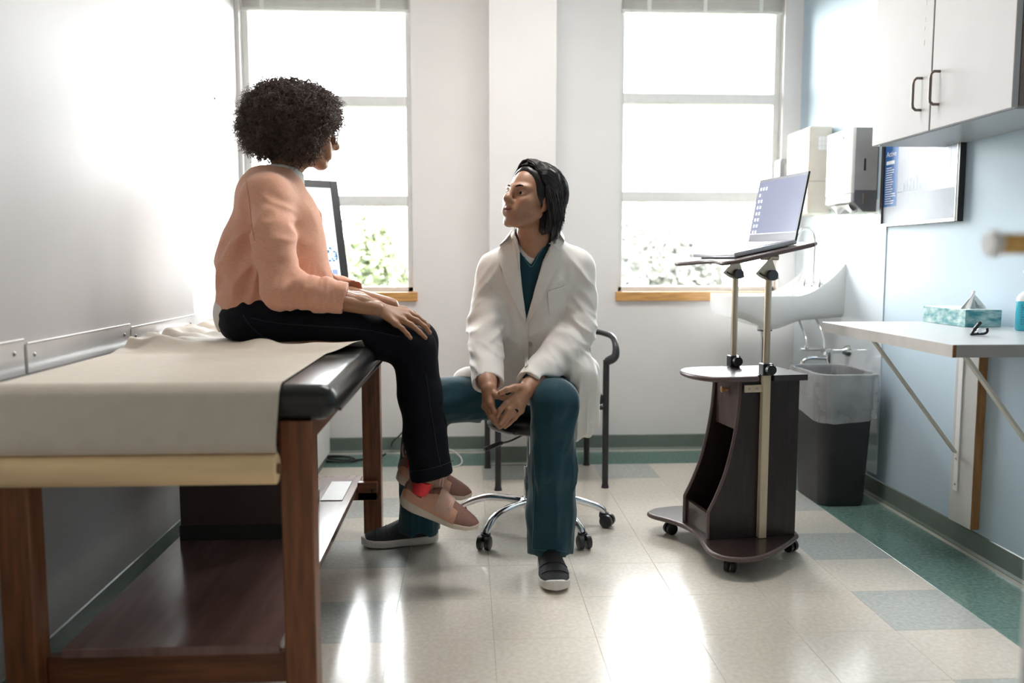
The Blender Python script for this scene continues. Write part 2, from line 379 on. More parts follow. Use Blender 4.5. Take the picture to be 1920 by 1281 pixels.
tree('leafy_tree', 'pale low tree behind the laptop, outside the right window', (2.1, 13.5, 0), (1.5, 0.9, 1.3), 0.4, 4000, M_LEAF2, 2, 0.1)
tree('leafy_tree', 'pale round tree further left outside the right window', (4.0, 17.0, 0), (1.8, 1.0, 1.7), 0.9, 4000, M_LEAF2, 3, 0.12)
# ================================================================== EXAM TABLE
M_WOOD = mat('cherry_wood', (0.20, 0.066, 0.022), 0.35, var=0.35, vscale=5, stretch=(14, 14, 1.2), coat=0.2)
M_WOODH = mat('cherry_wood_rails', (0.17, 0.056, 0.022), 0.35, var=0.3, vscale=5, stretch=(1.2, 2, 14), coat=0.2)
M_SHELF = mat('shelf_laminate', (0.23, 0.13, 0.115), 0.22, var=0.18, vscale=3, stretch=(8, 1, 1), coat=0.3)
M_VINYL = mat('black_vinyl', (0.012, 0.012, 0.013), 0.26, var=0.1, vscale=40, bump=0.05, bscale=220)
ZT = 0.842
tb = thing('exam_table', 'wooden exam table with black padded top beside the left wall', 'exam table', (-0.70, 2.7, 0))
pad = MB().bbox(-1.115, -0.298, 1.885, 3.72, 0.760, ZT, 0.036, 6)
pad.build('pad', M_VINYL, tb, 60)
MB().tube([(-0.2985, 1.96, 0.775), (-0.2965, 2.8, 0.775), (-0.2985, 3.66, 0.775)], 0.004, 8).build('pad_piping', mat('vinyl_piping', (0.02, 0.02, 0.02), 0.35, var=0.1), tb, 60)
for (x0, y0) in ((-0.426, 1.90), (-0.426, 3.36), (-1.055, 1.90), (-1.055, 3.36)):
    MB().bbox(x0, x0+0.072, y0, y0+0.068, 0, 0.7595, 0.004).build('leg', M_WOOD, tb)
MB().bbox(-0.400, -0.372, 1.968, 3.36, 0.690, 0.7595, 0.003).build('apron', M_WOODH, tb)
MB().bbox(-1.04, -1.012, 1.968, 3.36, 0.690, 0.7595, 0.003).build('apron', M_WOODH, tb)
MB().bbox(-0.983, -0.426, 1.915, 1.943, 0.690, 0.7595, 0.003).build('apron', M_WOODH, tb)
MB().bbox(-0.983, -0.426, 3.38, 3.408, 0.690, 0.7595, 0.003).build('apron', M_WOODH, tb)
MB().bbox(-0.945, -0.445, 1.935, 3.50, 0.200, 0.222, 0.002).build('shelf', M_SHELF, tb)
MB().bbox(-0.983, -0.426, 1.945, 1.972, 0.125, 0.199, 0.003).build('shelf_rail', M_WOODH, tb)
br = MB().bbox(-0.93, -0.366, 3.325, 3.358, 0.166, 0.1995, 0.003).bbox(-0.444, -0.366, 3.325, 3.358, 0.166, 0.238, 0.003).build('shelf_bracket', M_WOODH, tb)
MB().lathe([(0.001, 0), (0.007, 0), (0.006, -0.004), (0.001, -0.005)], (-0.385, 3.325, 0.205), 'y', 12).build('bolt', mat('dark_bolt', (0.05, 0.045, 0.04), 0.4, 0.8, var=0.1), br, 50)

# storage box and paper on the lower shelf
M_BOX = mat('dark_brown_box', (0.060, 0.036, 0.032), 0.6, var=0.15, vscale=6)
bx = thing('storage_box', 'dark brown storage box on the lower shelf of the exam table', 'box', (-0.74, 2.9, 0.2225))
MB().bbox(-0.925, -0.560, 2.70, 3.12, 0.2225, 0.60, 0.004).build('box_body', M_BOX, bx)
MB().bbox(-0.928, -0.557, 2.697, 3.123, 0.2225, 0.272, 0.002).build('base_band', mat('box_base_band', (0.018, 0.022, 0.018), 0.5, var=0.1), bx)
MB().bbox(-0.93, -0.555, 2.695, 3.125, 0.60, 0.625, 0.003).build('lid', M_BOX, bx)
tag(MB().bbox(-0.556, -0.475, 3.13, 3.40, 0.2225, 0.2255, 0.0006, 1).build('paper_sheet', mat('office_paper', (0.80, 0.80, 0.78), 0.6, var=0.02), None, base=(-0.515, 3.26, 0.2225)), 'white sheets of paper lying on the table shelf behind the box', 'paper')

# ------------------------------------------------------------------ paper cover and its roll
M_PAPER = mat('exam_paper', (0.63, 0.56, 0.48), 0.7, var=0.03, vscale=25, bump=0.25, bscale=45)
rp_y, rp_z, rp_r = 1.848, 0.664, 0.034
ro = thing('paper_roll', 'roll of tan exam paper hung under the near end of the table', 'paper roll', (-0.73, rp_y, rp_z-rp_r))
M_ROLL = mat('tan_paper_roll', (0.90, 0.65, 0.37), 0.65, var=0.06, vscale=6, stretch=(0.6, 6, 6))
rr = []
for k in range(25): rr.append((rp_r, 0))
MB().lathe([(0.012, -0.33), (rp_r-0.001, -0.33), (rp_r, -0.329), (rp_r, 0.314), (rp_r-0.001, 0.315), (0.012, 0.315)], (-0.735, rp_y, rp_z), 'x', 40).build('roll', M_ROLL, ro, 50)
MB().tube([(-1.075, rp_y, rp_z), (-0.413, rp_y, rp_z)], 0.0115, 16).build('core', mat('cardboard_core', (0.20, 0.10, 0.05), 0.8, var=0.1), ro, 50)
MB().bbox(-1.062, -1.042, rp_y-0.012, 1.899, rp_z-0.014, rp_z+0.014, 0.003).build('hanger', M_WOODH, ro)
# profile of the sheet: up from the roll, over the pad end, along the top
prof = [(rp_y+0.004, rp_z+rp_r+0.0012), (rp_y-0.010, rp_z+rp_r+0.004), (1.832, rp_z+rp_r+0.022), (1.838, 0.745), (1.856, 0.785), (1.868, 0.812), (1.882, 0.833), (1.908, ZT+0.004), (1.95, ZT+0.004), (2.2, ZT+0.0035), (2.45, ZT+0.0035), (2.6, ZT+0.0035), (2.72, ZT+0.004), (3.0, ZT+0.004), (3.35, ZT+0.004), (3.60, ZT+0.004)]
pp = spline([(0, a, b) for a, b in prof], 190)
xs_ = np.linspace(-1.045, -0.418, 66)
G = np.zeros((190, 66, 3)); G[:, :, 0] = xs_[None, :]; G[:, :, 1] = pp[:, 1:2]; G[:, :, 2] = pp[:, 2:3]
yy = G[:, :, 1]; xx = G[:, :, 0]
up = np.clip((yy-2.52)/0.12, 0, 1)*np.clip((3.7-yy)/0.2, 0, 1)
rip = 0.5+0.5*np.sin(xx*31+yy*17+1.8*np.sin(xx*11-yy*23))
rip2 = 0.5+0.5*np.sin(xx*57-yy*43+2.2*np.sin(yy*19))
away = np.clip(np.hypot((xx+0.62)/0.30, (yy-2.92)/0.30)-0.72, 0, 1)
G[:, :, 2] += up*(0.004+0.026*rip*np.clip(away*1.6, 0.10, 1)+0.010*rip2*np.clip(away*2, 0.1, 1))
fold = np.exp(-((yy-2.63)/0.055)**2)*np.clip((xx+0.98)/0.1, 0, 1); G[:, :, 2] += fold*0.017*np.abs(np.sin(xx*13+0.6+3*(yy-2.6)))
# right-hand margin pulled a little outward and lifted where she sits
mg = np.clip((xx+0.56)/0.14, 0, 1)*np.clip((yy-2.50)/0.10, 0, 1)*np.clip((2.86-yy)/0.10, 0, 1)
G[:, :, 0] += mg*0.085; G[:, :, 2] += mg*0.016*np.sin((yy-2.45)*19)
tag(MB().grid(G, 0.0007).build('exam_paper_cover', M_PAPER, None, 60, base=(-0.73, 2.5, ZT)), 'crumpled white paper sheet covering the exam table top', 'paper cover')

# ------------------------------------------------------------------ protective panels on the wall above the table
M_GUARD = mat('frosted_panel', (0.78, 0.75, 0.735), 0.22, var=0.05, vscale=7, coat=0.5)
lab = ['frosted wall guard panel at the near end of the table', 'frosted wall guard panel in the middle of the row above the table', 'frosted wall guard panel nearest the window and the woman']
for k, (y0, y1) in enumerate([(1.30, 2.222), (2.236, 2.905), (2.915, 3.575)]):
    g = thing('wall_guard', lab[k], 'wall panel', (XL+0.004, (y0+y1)/2, 0.79), 'wall guards above the exam table')
    MB().bbox(XL+0.0005, XL+0.0085, y0, y1, 0.70, 0.917-0.012*k, 0.002).build('panel', M_GUARD, g)
    MB().tube([(XL+0.008, y0+0.001, 0.917-0.012*k), (XL+0.008, y1-0.001, 0.917-0.012*k)], 0.003, 8).build('top_edge', mat('panel_edge', (0.88, 0.86, 0.84), 0.3, var=0.02), g)
    for yv in (y0+0.035, y1-0.05):
        MB().lathe([(0.001, 0), (0.006, 0.0), (0.005, 0.002), (0.001, 0.005)], (XL+0.0085, yv, 0.885-0.012*k), 'x', 12).build('screw', mat('grey_screw', (0.45, 0.42, 0.40), 0.4, 0.2, var=0.1), g, 50)
# nail in the left wall
tag(MB().lathe([(0.001, 0), (0.006, 0), (0.004, 0.006), (0.001, 0.007)], (-1.206, 4.205, 1.885), 'x', 10).build('nail', MATS['dark_bolt'], None, 50, base=(-1.206, 4.205, 1.885)), 'small dark nail head in the left wall beside the window', 'nail')

# ------------------------------------------------------------------ monitor on a low stand in the back left corner
st = thing('low_cabinet', 'low white cabinet in the back left corner behind the woman', 'cabinet', (-0.99, 4.45, 0))
MB().bbox(-1.185, -0.775, 4.20, 4.70, 0.05, 0.78, 0.004).build('body', M_FRAME, st)
MB().bbox(-1.20, -0.765, 4.185, 4.71, 0.78, 0.805, 0.004).build('top', M_FRAME, st)
MB().bbox(-1.17, -0.79, 4.22, 4.69, 0, 0.05, 0.002).build('plinth', M_BASE, st)
dn = MB().bbox(-1.175, -0.785, 4.186, 4.199, 0.07, 0.765, 0.002).build('door', M_FRAME, st)
MB().tube([(-0.83, 4.185, 0.5), (-0.83, 4.165, 0.5), (-0.83, 4.165, 0.6), (-0.83, 4.185, 0.6)], 0.005, 8).build('handle', MATS['satin_chrome'], dn)
M_BEZ = mat('black_bezel', (0.020, 0.022, 0.026), 0.35, var=0.1)
mo = thing('computer_monitor', 'portrait computer monitor with black bezel standing behind the woman', 'monitor', (-0.86, 4.40, 0.806))
a, t = math.radians(30), math.radians(15)
u = np.array([math.cos(a), math.sin(a), 0]); nrm = np.array([math.sin(a)*math.cos(t), -math.cos(a)*math.cos(t), math.sin(t)]); vv = np.cross(nrm, u); vv = -vv if vv[2] < 0 else vv
tr = P(632, 340, 4.34); W_, H_ = 0.36, 0.60
Mm = frame(tr-u*W_/2-vv*H_/2, u, vv, nrm)
MB().bbox(-W_/2, W_/2, -H_/2, H_/2, -0.03, -0.002, 0.004, M=Mm).build('housing', M_BEZ, mo)
bz = MB()
for q in ((-W_/2, -W_/2+0.040, -H_/2, H_/2), (W_/2-0.040, W_/2, -H_/2, H_/2), (-W_/2+0.0395, W_/2-0.0395, H_/2-0.038, H_/2), (-W_/2+0.0395, W_/2-0.0395, -H_/2, -H_/2+0.038)): bz.bbox(*q, -0.002, 0.004, 0.0015, 1, M=Mm)
bz.build('bezel', M_BEZ, mo)
scr = MB().box(-W_/2+0.02, W_/2-0.02, -H_/2+0.022, H_/2-0.022, -0.002, 0.0005, M=Mm).build('screen', mat('monitor_screen_white', (0.8, 0.85, 0.9), 0.2, emit=(0.86, 0.93, 1.0), estr=0.42), mo)
def prt(name, rects, col, par, M, z=0.0009, e=0.22, joined=False):
    m_ = mat('print_%s_%d_%d_%d' % (name, col[0]*100, col[1]*100, col[2]*100), col, 0.4, emit=col, estr=e); mb = MB()
    for (x0, x1, y0, y1) in rects:
        if not joined: mb = MB()
        mb.add(tf(M, [(x0, y0, z), (x1, y0, z), (x1, y1, z), (x0, y1, z)]), [(0, 1, 2, 3)])
        if not joined: mb.build(name, m_, par)
    if joined: mb.build(name, m_, par)['kind'] = 'stuff'
X1, Y1 = W_/2-0.041, H_/2-0.039
prt('grey_icon', [(X1-0.14, X1-0.115, Y1-0.05, Y1-0.02), (X1-0.10, X1-0.075, Y1-0.05, Y1-0.022), (X1-0.045, X1-0.015, Y1-0.04, Y1-0.005), (X1-0.115, X1-0.09, Y1-0.012, Y1-0.003), (X1-0.085, X1-0.05, Y1-0.205, Y1-0.19), (X1-0.08, X1-0.06, Y1-0.225, Y1-0.21)], (0.55, 0.58, 0.68), scr, Mm)
prt('teal_line', [(X1-0.12, X1-0.06, Y1-0.120, Y1-0.115), (X1-0.12, X1-0.07, Y1-0.132, Y1-0.128)], (0.35, 0.72, 0.78), scr, Mm)
rg = np.random.RandomState(5); bl_ = []
for k in range(46):
    an = rg.uniform(0, 2*PI); rd = 0.034*math.sqrt(rg.uniform(0.25, 1)); x, y = X1-0.042+rd*math.cos(an), Y1-0.345+rd*1.05*math.sin(an)
    bl_.append((x, min(x+rg.uniform(0.004, 0.012), X1), y, y+rg.uniform(0.003, 0.010)))
prt('blue_seal', bl_, (0.05, 0.22, 0.42), scr, Mm, joined=True)
prt('blue_caption', [(X1-0.04, X1-0.012, Y1-0.45, Y1-0.415), (X1-0.03, X1-0.012, Y1-0.475, Y1-0.455), (X1-0.04, X1-0.005, Y1-0.505, Y1-0.485)], (0.30, 0.40, 0.68), scr, Mm)
ft = (tr-u*W_/2-vv*H_*0.62-nrm*0.03)
MB().tube([tf(Mm, [(0, -0.05, -0.032)])[0], (-0.87, 4.43, 1.0), (-0.87, 4.44, 0.815)], 0.02, 12).build('stand_neck', M_BEZ, mo, 50)
MB().bbox(-0.98, -0.775, 4.33, 4.54, 0.8055, 0.818, 0.004).build('stand_base', M_BEZ, mo)
# cables on the floor below it
M_CABLE = mat('black_cable', (0.012, 0.012, 0.013), 0.5, var=0.1)
def fp(px, py, z=0.006): return FL(px, py, z)
coil = [fp(596, 864), fp(612, 866), fp(640, 869), fp(668, 864), fp(652, 858), fp(615, 858), fp(607, 864), fp(640, 867), fp(660, 861), fp(630, 856), fp(612, 861), fp(655, 866), fp(690, 860), fp(712, 858), fp(730, 845), P(737, 828, 4.80), P(748, 818, 4.83), P(765, 800, 4.84)]
coil = np.array(coil); coil[:, 2] = np.maximum(coil[:, 2], 0.005)+np.array([0.004*(i % 3) for i in range(len(coil))])*(np.arange(len(coil)) < 14)
tag(MB().tube(spline(coil, 120), 0.0048, 8).build('power_cable', M_CABLE, None, 60, base=(-0.6, 4.6, 0)), 'coiled black cable on the floor under the window', 'cable')
wc = [P(842, 843, 4.80), P(853, 848, 4.78), fp(864, 858, 0.02), fp(866, 868), fp(858, 874), fp(845, 876)]
tag(MB().tube(spline(wc, 40), 0.004, 8).build('charging_cable', mat('white_cable', (0.8, 0.8, 0.78), 0.5, var=0.02), None, 60, base=(-0.03, 4.6, 0)), 'thin white cable looping down to the floor behind the doctor', 'cable')
# ================================================================== RIGHT SIDE
M_CHROME = mat('chrome', (0.80, 0.81, 0.83), 0.08, 1.0, var=0.02)
M_LAM = mat('cabinet_laminate', (0.47, 0.46, 0.468), 0.6, spec=0.3, var=0.02, vscale=6)
M_TAUPE = mat('cabinet_taupe', (0.20, 0.165, 0.15), 0.5, var=0.08)
M_HANDLE = mat('bronze_handle', (0.20, 0.165, 0.145), 0.35, 0.7, var=0.1)
# upper cabinet
CX, CY0, CY1, CZ = 1.60, 2.475, 3.345, 1.566
cb = thing('wall_cabinet', 'white two-door wall cabinet with bronze handles above the worktop', 'cabinet', (1.76, 2.9, CZ))
MB().bbox(CX+0.022, XR-0.0005, CY0, CY1, CZ+0.004, CZ+0.95, 0.003).build('body', M_TAUPE, cb)
MB().box(CX+0.024, XR-0.002, CY0+0.02, CY1-0.002, CZ, CZ+0.0045).build('underside', mat('underside_grey', (0.42, 0.43, 0.44), 0.35, var=0.03), cb)
ysplit = 2.925
for k, (y0, y1) in enumerate([(CY0, ysplit-0.004), (ysplit+0.004, CY1)]):
    d = MB().bbox(CX, CX+0.020, y0, y1, CZ, CZ+0.95, 0.0025).build('door', M_LAM, cb)
    yh = (y0+0.0) if k else (y1-0.0)
    hy_ = ysplit-0.052 if k == 0 else ysplit+0.060
    zc = CZ+0.135
    pts = [(CX, hy_, zc-0.055), (CX-0.020, hy_, zc-0.055), (CX-0.030, hy_, zc-0.047), (CX-0.032, hy_, zc-0.035), (CX-0.032, hy_, zc+0.035), (CX-0.030, hy_, zc+0.047), (CX-0.020, hy_, zc+0.055), (CX, hy_, zc+0.055)]
    MB().tube(pts, 0.0048, 10).build('handle', M_HANDLE, d, 60)
mk = MB(); rg = np.random.RandomState(3)
for k in range(14):
    z = CZ+0.30+0.045*k+rg.uniform(-0.01, 0.01); y = ysplit+0.055+rg.uniform(-0.004, 0.004)
    mk.box(CX-0.0006, CX, y, y+rg.uniform(0.003, 0.007), z, z+rg.uniform(0.008, 0.03))
mk.build('scuff_marks', mat('scuff_grey', (0.5, 0.49, 0.47), 0.7, var=0.15), cb.children[-1])['kind'] = 'stuff'
# worktop with brackets
WX, WY0, WY1, WZ = 1.348, 2.285, 3.165, 0.884
wt = thing('wall_worktop', 'pale grey laminate worktop fixed to the blue wall on brackets', 'worktop', (1.66, 2.86, 0.12))
MB().bbox(WX, XR-0.0005, WY0, WY1, WZ-0.036, WZ, 0.002).build('top', mat('worktop_laminate', (0.55, 0.56, 0.575), 0.3, var=0.02), wt)
M_EDGE = mat('worktop_edge', (0.46, 0.43, 0.40), 0.45, var=0.04)
MB().box(WX-0.002, WX, WY0, WY1, WZ-0.036, WZ-0.001).build('edge_band', M_EDGE, wt)
MB().box(WX+0.008, XR-0.0005, WY0-0.002, WY0, WZ-0.036, WZ-0.001).build('edge_band', mat('worktop_edge_end', (0.33, 0.31, 0.295), 0.45, var=0.04), wt)
MB().box(WX-0.002, WX+0.008, WY0-0.0025, WY0, WZ-0.036, WZ-0.001).build('chipped_corner', mat('chipboard_brown', (0.20, 0.09, 0.035), 0.8, var=0.2, vscale=60), wt)
M_BRK = mat('bracket_cream', (0.60, 0.58, 0.52), 0.4, var=0.03)
M_BRKW = mat('bracket_white', (0.80, 0.80, 0.80), 0.4, var=0.02)
for k, yb in enumerate((3.075, 2.47)):
    bd = MB().bbox(XR-0.034, XR-0.0005, yb-0.072, yb+0.072, 0.112, WZ-0.036, 0.0015).build('support_board', mat('board_laminate', (0.60, 0.585, 0.57), 0.4, var=0.02), wt)
    MB().box(XR-0.033, XR-0.002, yb-0.0745, yb-0.072, 0.113, WZ-0.037).build('wood_edge', mat('bare_wood_edge', (0.34, 0.165, 0.06), 0.6, var=0.25, vscale=8, stretch=(10, 10, 1)), bd)
    b_ = MB().bbox(XR-0.039, XR-0.034, yb+0.018, yb+0.046, 0.235, WZ-0.036, 0.001, 1).bbox(WX+0.06, XR-0.034, yb+0.018, yb+0.046, WZ-0.041, WZ-0.036, 0.001, 1).build('bracket', M_BRKW, wt)
    for zz in (0.26, 0.36, 0.78): MB().lathe([(0.001, 0), (0.005, 0), (0.004, -0.003), (0.001, -0.003)], (XR-0.039, yb+0.032, zz), 'x', 10).build('screw', MATS['grey_screw'], b_)
    A_ = np.array([XR-0.045, yb+0.032, 0.385]); B_ = np.array([WX+0.155, yb+0.032, WZ-0.043])
    dd = (B_-A_)/np.linalg.norm(B_-A_); pn = np.array([-dd[2], 0, dd[0]])
    MB().bbox(0, np.linalg.norm(B_-A_), -0.011, 0.011, -0.005, 0.005, 0.001, 1, M=frame(A_, dd, np.array([0, 1.0, 0]), np.cross(dd, [0, 1.0, 0]))).build('brace', M_BRK, wt)
# tissue box
tx, ty0, ty1, tzz = 1.752, 2.565, 2.815, WZ+0.0005
def on_top(px, py): return FL(px, py, WZ)
c1, c2, c3 = on_top(1748, 607), on_top(1806, 613.5), on_top(1876, 613.5)
tbx = thing('tissue_box', 'teal patterned tissue box with a white tissue on the worktop', 'tissue box', (c2[0]+0.05, c2[1]+0.1, WZ))
bx0, bx1, by0, by1 = c2[0], min(c3[0], XR-0.004), c2[1]-0.01, 3.155
M_TEAL = mat('teal_watercolour', (0.05, 0.26, 0.29), 0.5, col2=(0.50, 0.66, 0.63), vscale=22, detail=5, hard=(0.38, 0.66), stretch=(1, 1, 2.2))
MB().bbox(bx0, bx1, by0, by1, tzz, tzz+0.060, 0.0012, 1).build('carton', M_TEAL, tbx)
MB().box(bx0+0.002, bx1-0.002, by0+0.002, by1-0.002, tzz+0.060, tzz+0.0608).build('carton_top', mat('carton_pale', (0.70, 0.78, 0.77), 0.5, var=0.04), tbx)
ox, oy = (bx0+bx1)/2, by0+0.07
gt = np.zeros((15, 17, 3))
for i in range(15):
    for j in range(17):
        w_ = i/14; an = (j/16-0.5)
        sp = (1-w_)**0.9
        gt[i, j] = (ox+an*0.105*sp+0.004*math.sin(j*1.7), oy+0.016*math.sin(j*1.15)*sp+0.014*math.sin(an*PI), tzz+0.060+0.068*w_**0.95*(1-0.30*abs(an))+0.003*math.sin(j*2.1))
MB().grid(gt, 0.0006).build('tissue', mat('tissue_white', (0.86, 0.86, 0.86), 0.8, var=0.02), tbx, 60)
# black spring clip
k0 = on_top(1834, 630)
cp = thing('spring_clip', 'small black spring clip lying on the worktop before the tissue box', 'clip', (k0[0], k0[1], WZ))
M_CLIP = mat('black_plastic', (0.014, 0.014, 0.016), 0.22, var=0.1)
z0 = WZ+0.0005
def cpos(u, v, w): return (k0[0]+u, k0[1]+v, z0+w)
MB().tube(spline([cpos(-0.022, 0, 0.004), cpos(-0.012, 0, 0.020), cpos(0.0, 0.002, 0.034), cpos(0.008, 0.004, 0.040)], 14), [0.004]*4+[0.006]*10, 8).build('jaw', M_CLIP, cp, 60)
MB().tube(spline([cpos(-0.022, 0.004, 0.004), cpos(0.0, 0.004, 0.005), cpos(0.022, 0.004, 0.006), cpos(0.031, 0.004, 0.013), cpos(0.030, 0.004, 0.024)], 16), 0.0042, 8).build('jaw', M_CLIP, cp, 60)
MB().lathe([(0.001, -0.006), (0.007, -0.006), (0.007, 0.006), (0.001, 0.006)], cpos(0.002, 0.002, 0.0155), 'y', 16).build('spring', M_CHROME, cp, 50)
# turquoise bottle
bq = P(1926, 624, 1.0); bq = np.array([1.860, 1.860/bq[0], WZ])
bo = thing('sanitizer_bottle', 'turquoise sanitizer bottle with white shoulder at the right end of the worktop', 'bottle', (bq[0], bq[1], WZ))
M_TURQ = mat('turquoise_plastic', (0.03, 0.42, 0.55), 0.25, var=0.06, vscale=30)
MB().lathe([(0.001, 0), (0.034, 0), (0.037, 0.004), (0.037, 0.098), (0.001, 0.098)], (bq[0], bq[1], WZ+0.0005), 'z', 28).build('bottle_body', M_TURQ, bo, 40)
MB().lathe([(0.037, 0.0982), (0.036, 0.108), (0.030, 0.120), (0.018, 0.130), (0.012, 0.133), (0.012, 0.152), (0.001, 0.152)], (bq[0], bq[1], WZ+0.0005), 'z', 28).build('shoulder', mat('white_plastic', (0.80, 0.82, 0.83), 0.3, var=0.02), bo, 40)
lb = MB()
for k in range(9):
    z = WZ+0.022+k*0.0078
    for (a0, a1) in ((200, 214), (216, 236), (239, 262)):
        pts = [(bq[0]+0.0374*math.cos(math.radians(a)), bq[1]+0.0374*math.sin(math.radians(a))) for a in np.linspace(a0, a1-(k*5 % 7), 5)]
        V = [(x, y, z) for x, y in pts]+[(x, y, z+0.0032) for x, y in pts]; lb.add(V, [(i, i+1, 6+i, 5+i) for i in range(4)])
lb.build('label_lines', mat('dark_teal_print', (0.01, 0.17, 0.25), 0.5, var=0.05), bo)
pu = MB().tube(spline([(bq[0], bq[1], WZ+0.152), (bq[0], bq[1], WZ+0.19), (bq[0]-0.004, bq[1], WZ+0.197), (bq[0]-0.022, bq[1], WZ+0.196)], 12), 0.005, 8).build('pump', MATS['white_plastic'], bo, 60)

# framed poster
po = thing('framed_poster', 'framed blue and white poster on the wall under the cabinet', 'poster', (XR, 3.52, 1.27))
fx, fy0, fy1, fz0, fz1 = XR-0.024, 3.205, 3.835, 1.268, 1.68
M_PF = mat('silver_black_frame', (0.028, 0.026, 0.026), 0.4, var=0.1)
M_PFS = mat('frame_silver_lip', (0.62, 0.58, 0.52), 0.3, 0.6, var=0.05)
MB().bbox(fx, XR-0.0005, fy0, fy0+0.020, fz0, fz1, 0.002).build('frame_bar', M_PF, po)
MB().bbox(fx, XR-0.0005, fy1-0.020, fy1, fz0, fz1, 0.002).build('frame_bar', M_PF, po)
MB().bbox(fx, XR-0.0005, fy0+0.0195, fy1-0.0195, fz1-0.02, fz1, 0.002).build('frame_bar', M_PF, po)
MB().bbox(fx, XR-0.0005, fy0+0.0195, fy1-0.0195, fz0, fz0+0.014, 0.002).build('frame_bar', M_PFS, po)
MB().box(fx-0.0012, fx+0.001, fy0+0.016, fy0+0.022, fz0+0.004, fz1-0.004).build('frame_lip', M_PFS, po)
px_ = XR-0.014
Mp = frame(np.array([px_, fy1-0.02, fz0+0.014]), np.array([0, -1.0, 0]), np.array([0, 0, 1.0]), np.array([-1.0, 0, 0]))
PW, PH = fy1-fy0-0.04, 0.38
pt = MB().box(0, PW, 0, PH, -0.004, 0, M=Mp).build('print_sheet', mat('poster_paper', (0.50, 0.53, 0.60), 0.5, var=0.03, spec=0.1), po)
prt('blue_band', [(0, 0.115, 0.075, PH)], (0.02, 0.12, 0.38), pt, Mp, 0.0004, 0)
prt('lilac_block', [(0.36, PW, 0.12, PH)], (0.26, 0.29, 0.45), pt, Mp, 0.0003, 0)
prt('slate_photo', [(0.43, 0.53, 0.19, 0.30)], (0.10, 0.12, 0.22), pt, Mp, 0.0006, 0)
tl = [(0.012, 0.085, 0.262, 0.278)]
rg = np.random.RandomState(9)
for k in range(16): z = 0.245-k*0.0105; tl.append((0.012, 0.012+rg.uniform(0.05, 0.092), z, z+0.004))
prt('text_line', tl+[(0.33, 0.53, 0.172, 0.184)]+[(0.445, 0.445+rg.uniform(0.03, 0.07), 0.21+k*0.011, 0.214+k*0.011) for k in range(7)], (0.80, 0.82, 0.86), pt, Mp, 0.0009, 0)
prt('chart_bar', [(0.17+k*0.026, 0.18+k*0.026, 0.135, 0.135+h) for k, h in enumerate((0.035, 0.042, 0.05, 0.04, 0.052, 0.03))]+[(0.12, 0.30, 0.131, 0.134)], (0.10, 0.12, 0.20), pt, Mp, 0.0006, 0)
ttl = bpy.data.curves.new('poster_title', 'FONT'); ttl.body = 'Active'; ttl.size = 0.034; ttl.extrude = 0.0003
to = bpy.data.objects.new('poster_title_curve', ttl); COL.objects.link(to); bpy.context.view_layer.update()
tme = bpy.data.meshes.new_from_object(to.evaluated_get(bpy.context.evaluated_depsgraph_get())); bpy.data.objects.remove(to); to = bpy.data.objects.new('poster_title', tme); COL.objects.link(to); to.parent = pt
Mt = Matrix(((0, 0, -1, px_-0.0012), (-1, 0, 0, fy1-0.032), (0, 1, 0, fz0+0.014+0.297), (0, 0, 0, 1))); Mt.translation -= Vector(po.location); to.matrix_local = Mt
tme.materials.clear(); tme.materials.append(mat('poster_white_text', (0.8, 0.82, 0.86), 0.5))

# towel dispensers and soap dispenser
M_CREAM = mat('dispenser_cream', (0.68, 0.625, 0.54), 0.35, var=0.03)
d1 = thing('towel_dispenser', 'beige towel dispenser with a small grid window nearest the window', 'dispenser', (1.84, 4.58, 1.36), 'wall dispensers above the sink')
fX, y0, y1, z0, z1 = 1.775, 4.405, 4.72, 1.362, 1.812
MB().bbox(fX, XR-0.0055, y0, y1, z0, z1, 0.012, 3).build('housing', M_CREAM, d1, 50)
gw = MB().bbox(fX+0.045, fX+0.100, y0-0.0025, y0+0.004, z1-0.125, z1-0.055, 0.002, 1).build('grid_window', mat('window_plastic', (0.85, 0.85, 0.84), 0.2, var=0.02), d1)
gb = MB()
for k in (1, 2): gb.box(fX+0.045+k*0.0183-0.001, fX+0.045+k*0.0183+0.001, y0-0.0035, y0-0.0022, z1-0.124, z1-0.056).box(fX+0.046, fX+0.099, y0-0.0035, y0-0.0022, z1-0.125+k*0.0233-0.001, z1-0.125+k*0.0233+0.001)
gb.build('grid_bars', M_CREAM, gw)
MB().bbox(fX-0.002, fX+0.004, y0+0.10, y0+0.135, z1-0.165, z1-0.12, 0.001, 1).build('orange_label', mat('orange_label', (0.85, 0.33, 0.10), 0.5, var=0.05), d1)
MB().bbox(fX-0.002, fX+0.004, y0+0.20, y0+0.225, z1-0.17, z1-0.06, 0.001, 1).build('sight_slot', mat('sight_slot_brown', (0.45, 0.36, 0.29), 0.4, var=0.05), d1)
MB().lathe([(0.001, 0), (0.006, 0), (0.006, -0.003), (0.001, -0.003)], (fX, y0+0.03, z1-0.21), 'x', 12).build('lock', MATS['grey_screw'], d1)
MB().box(fX-0.0005, XR-0.006, y0-0.0008, y1, z0+0.165, z0+0.1675).build('seam', mat('seam_dark_line', (0.42, 0.37, 0.31), 0.6), d1)  # thin darker tan strip along the housing seam
d2 = thing('towel_dispenser', 'white and grey paper towel dispenser with a black slot beside the cabinet', 'dispenser', (1.84, 4.04, 1.34), 'wall dispensers above the sink')
fX, y0, y1, z0, z1 = 1.782, 3.905, 4.185, 1.342, 1.728
ol = [(fX+0.02, z1)]; 
side = [(fX, z1-0.008), (fX+0.008, z1), (XR-0.006, z1), (XR-0.006, z0), (fX+0.055, z0), (fX, z0+0.045)]
MB().prism(side, y0, y1, lambda u, v, w: (u, w, v)).build('housing', mat('dispenser_grey', (0.30, 0.29, 0.28), 0.3, var=0.04), d2)
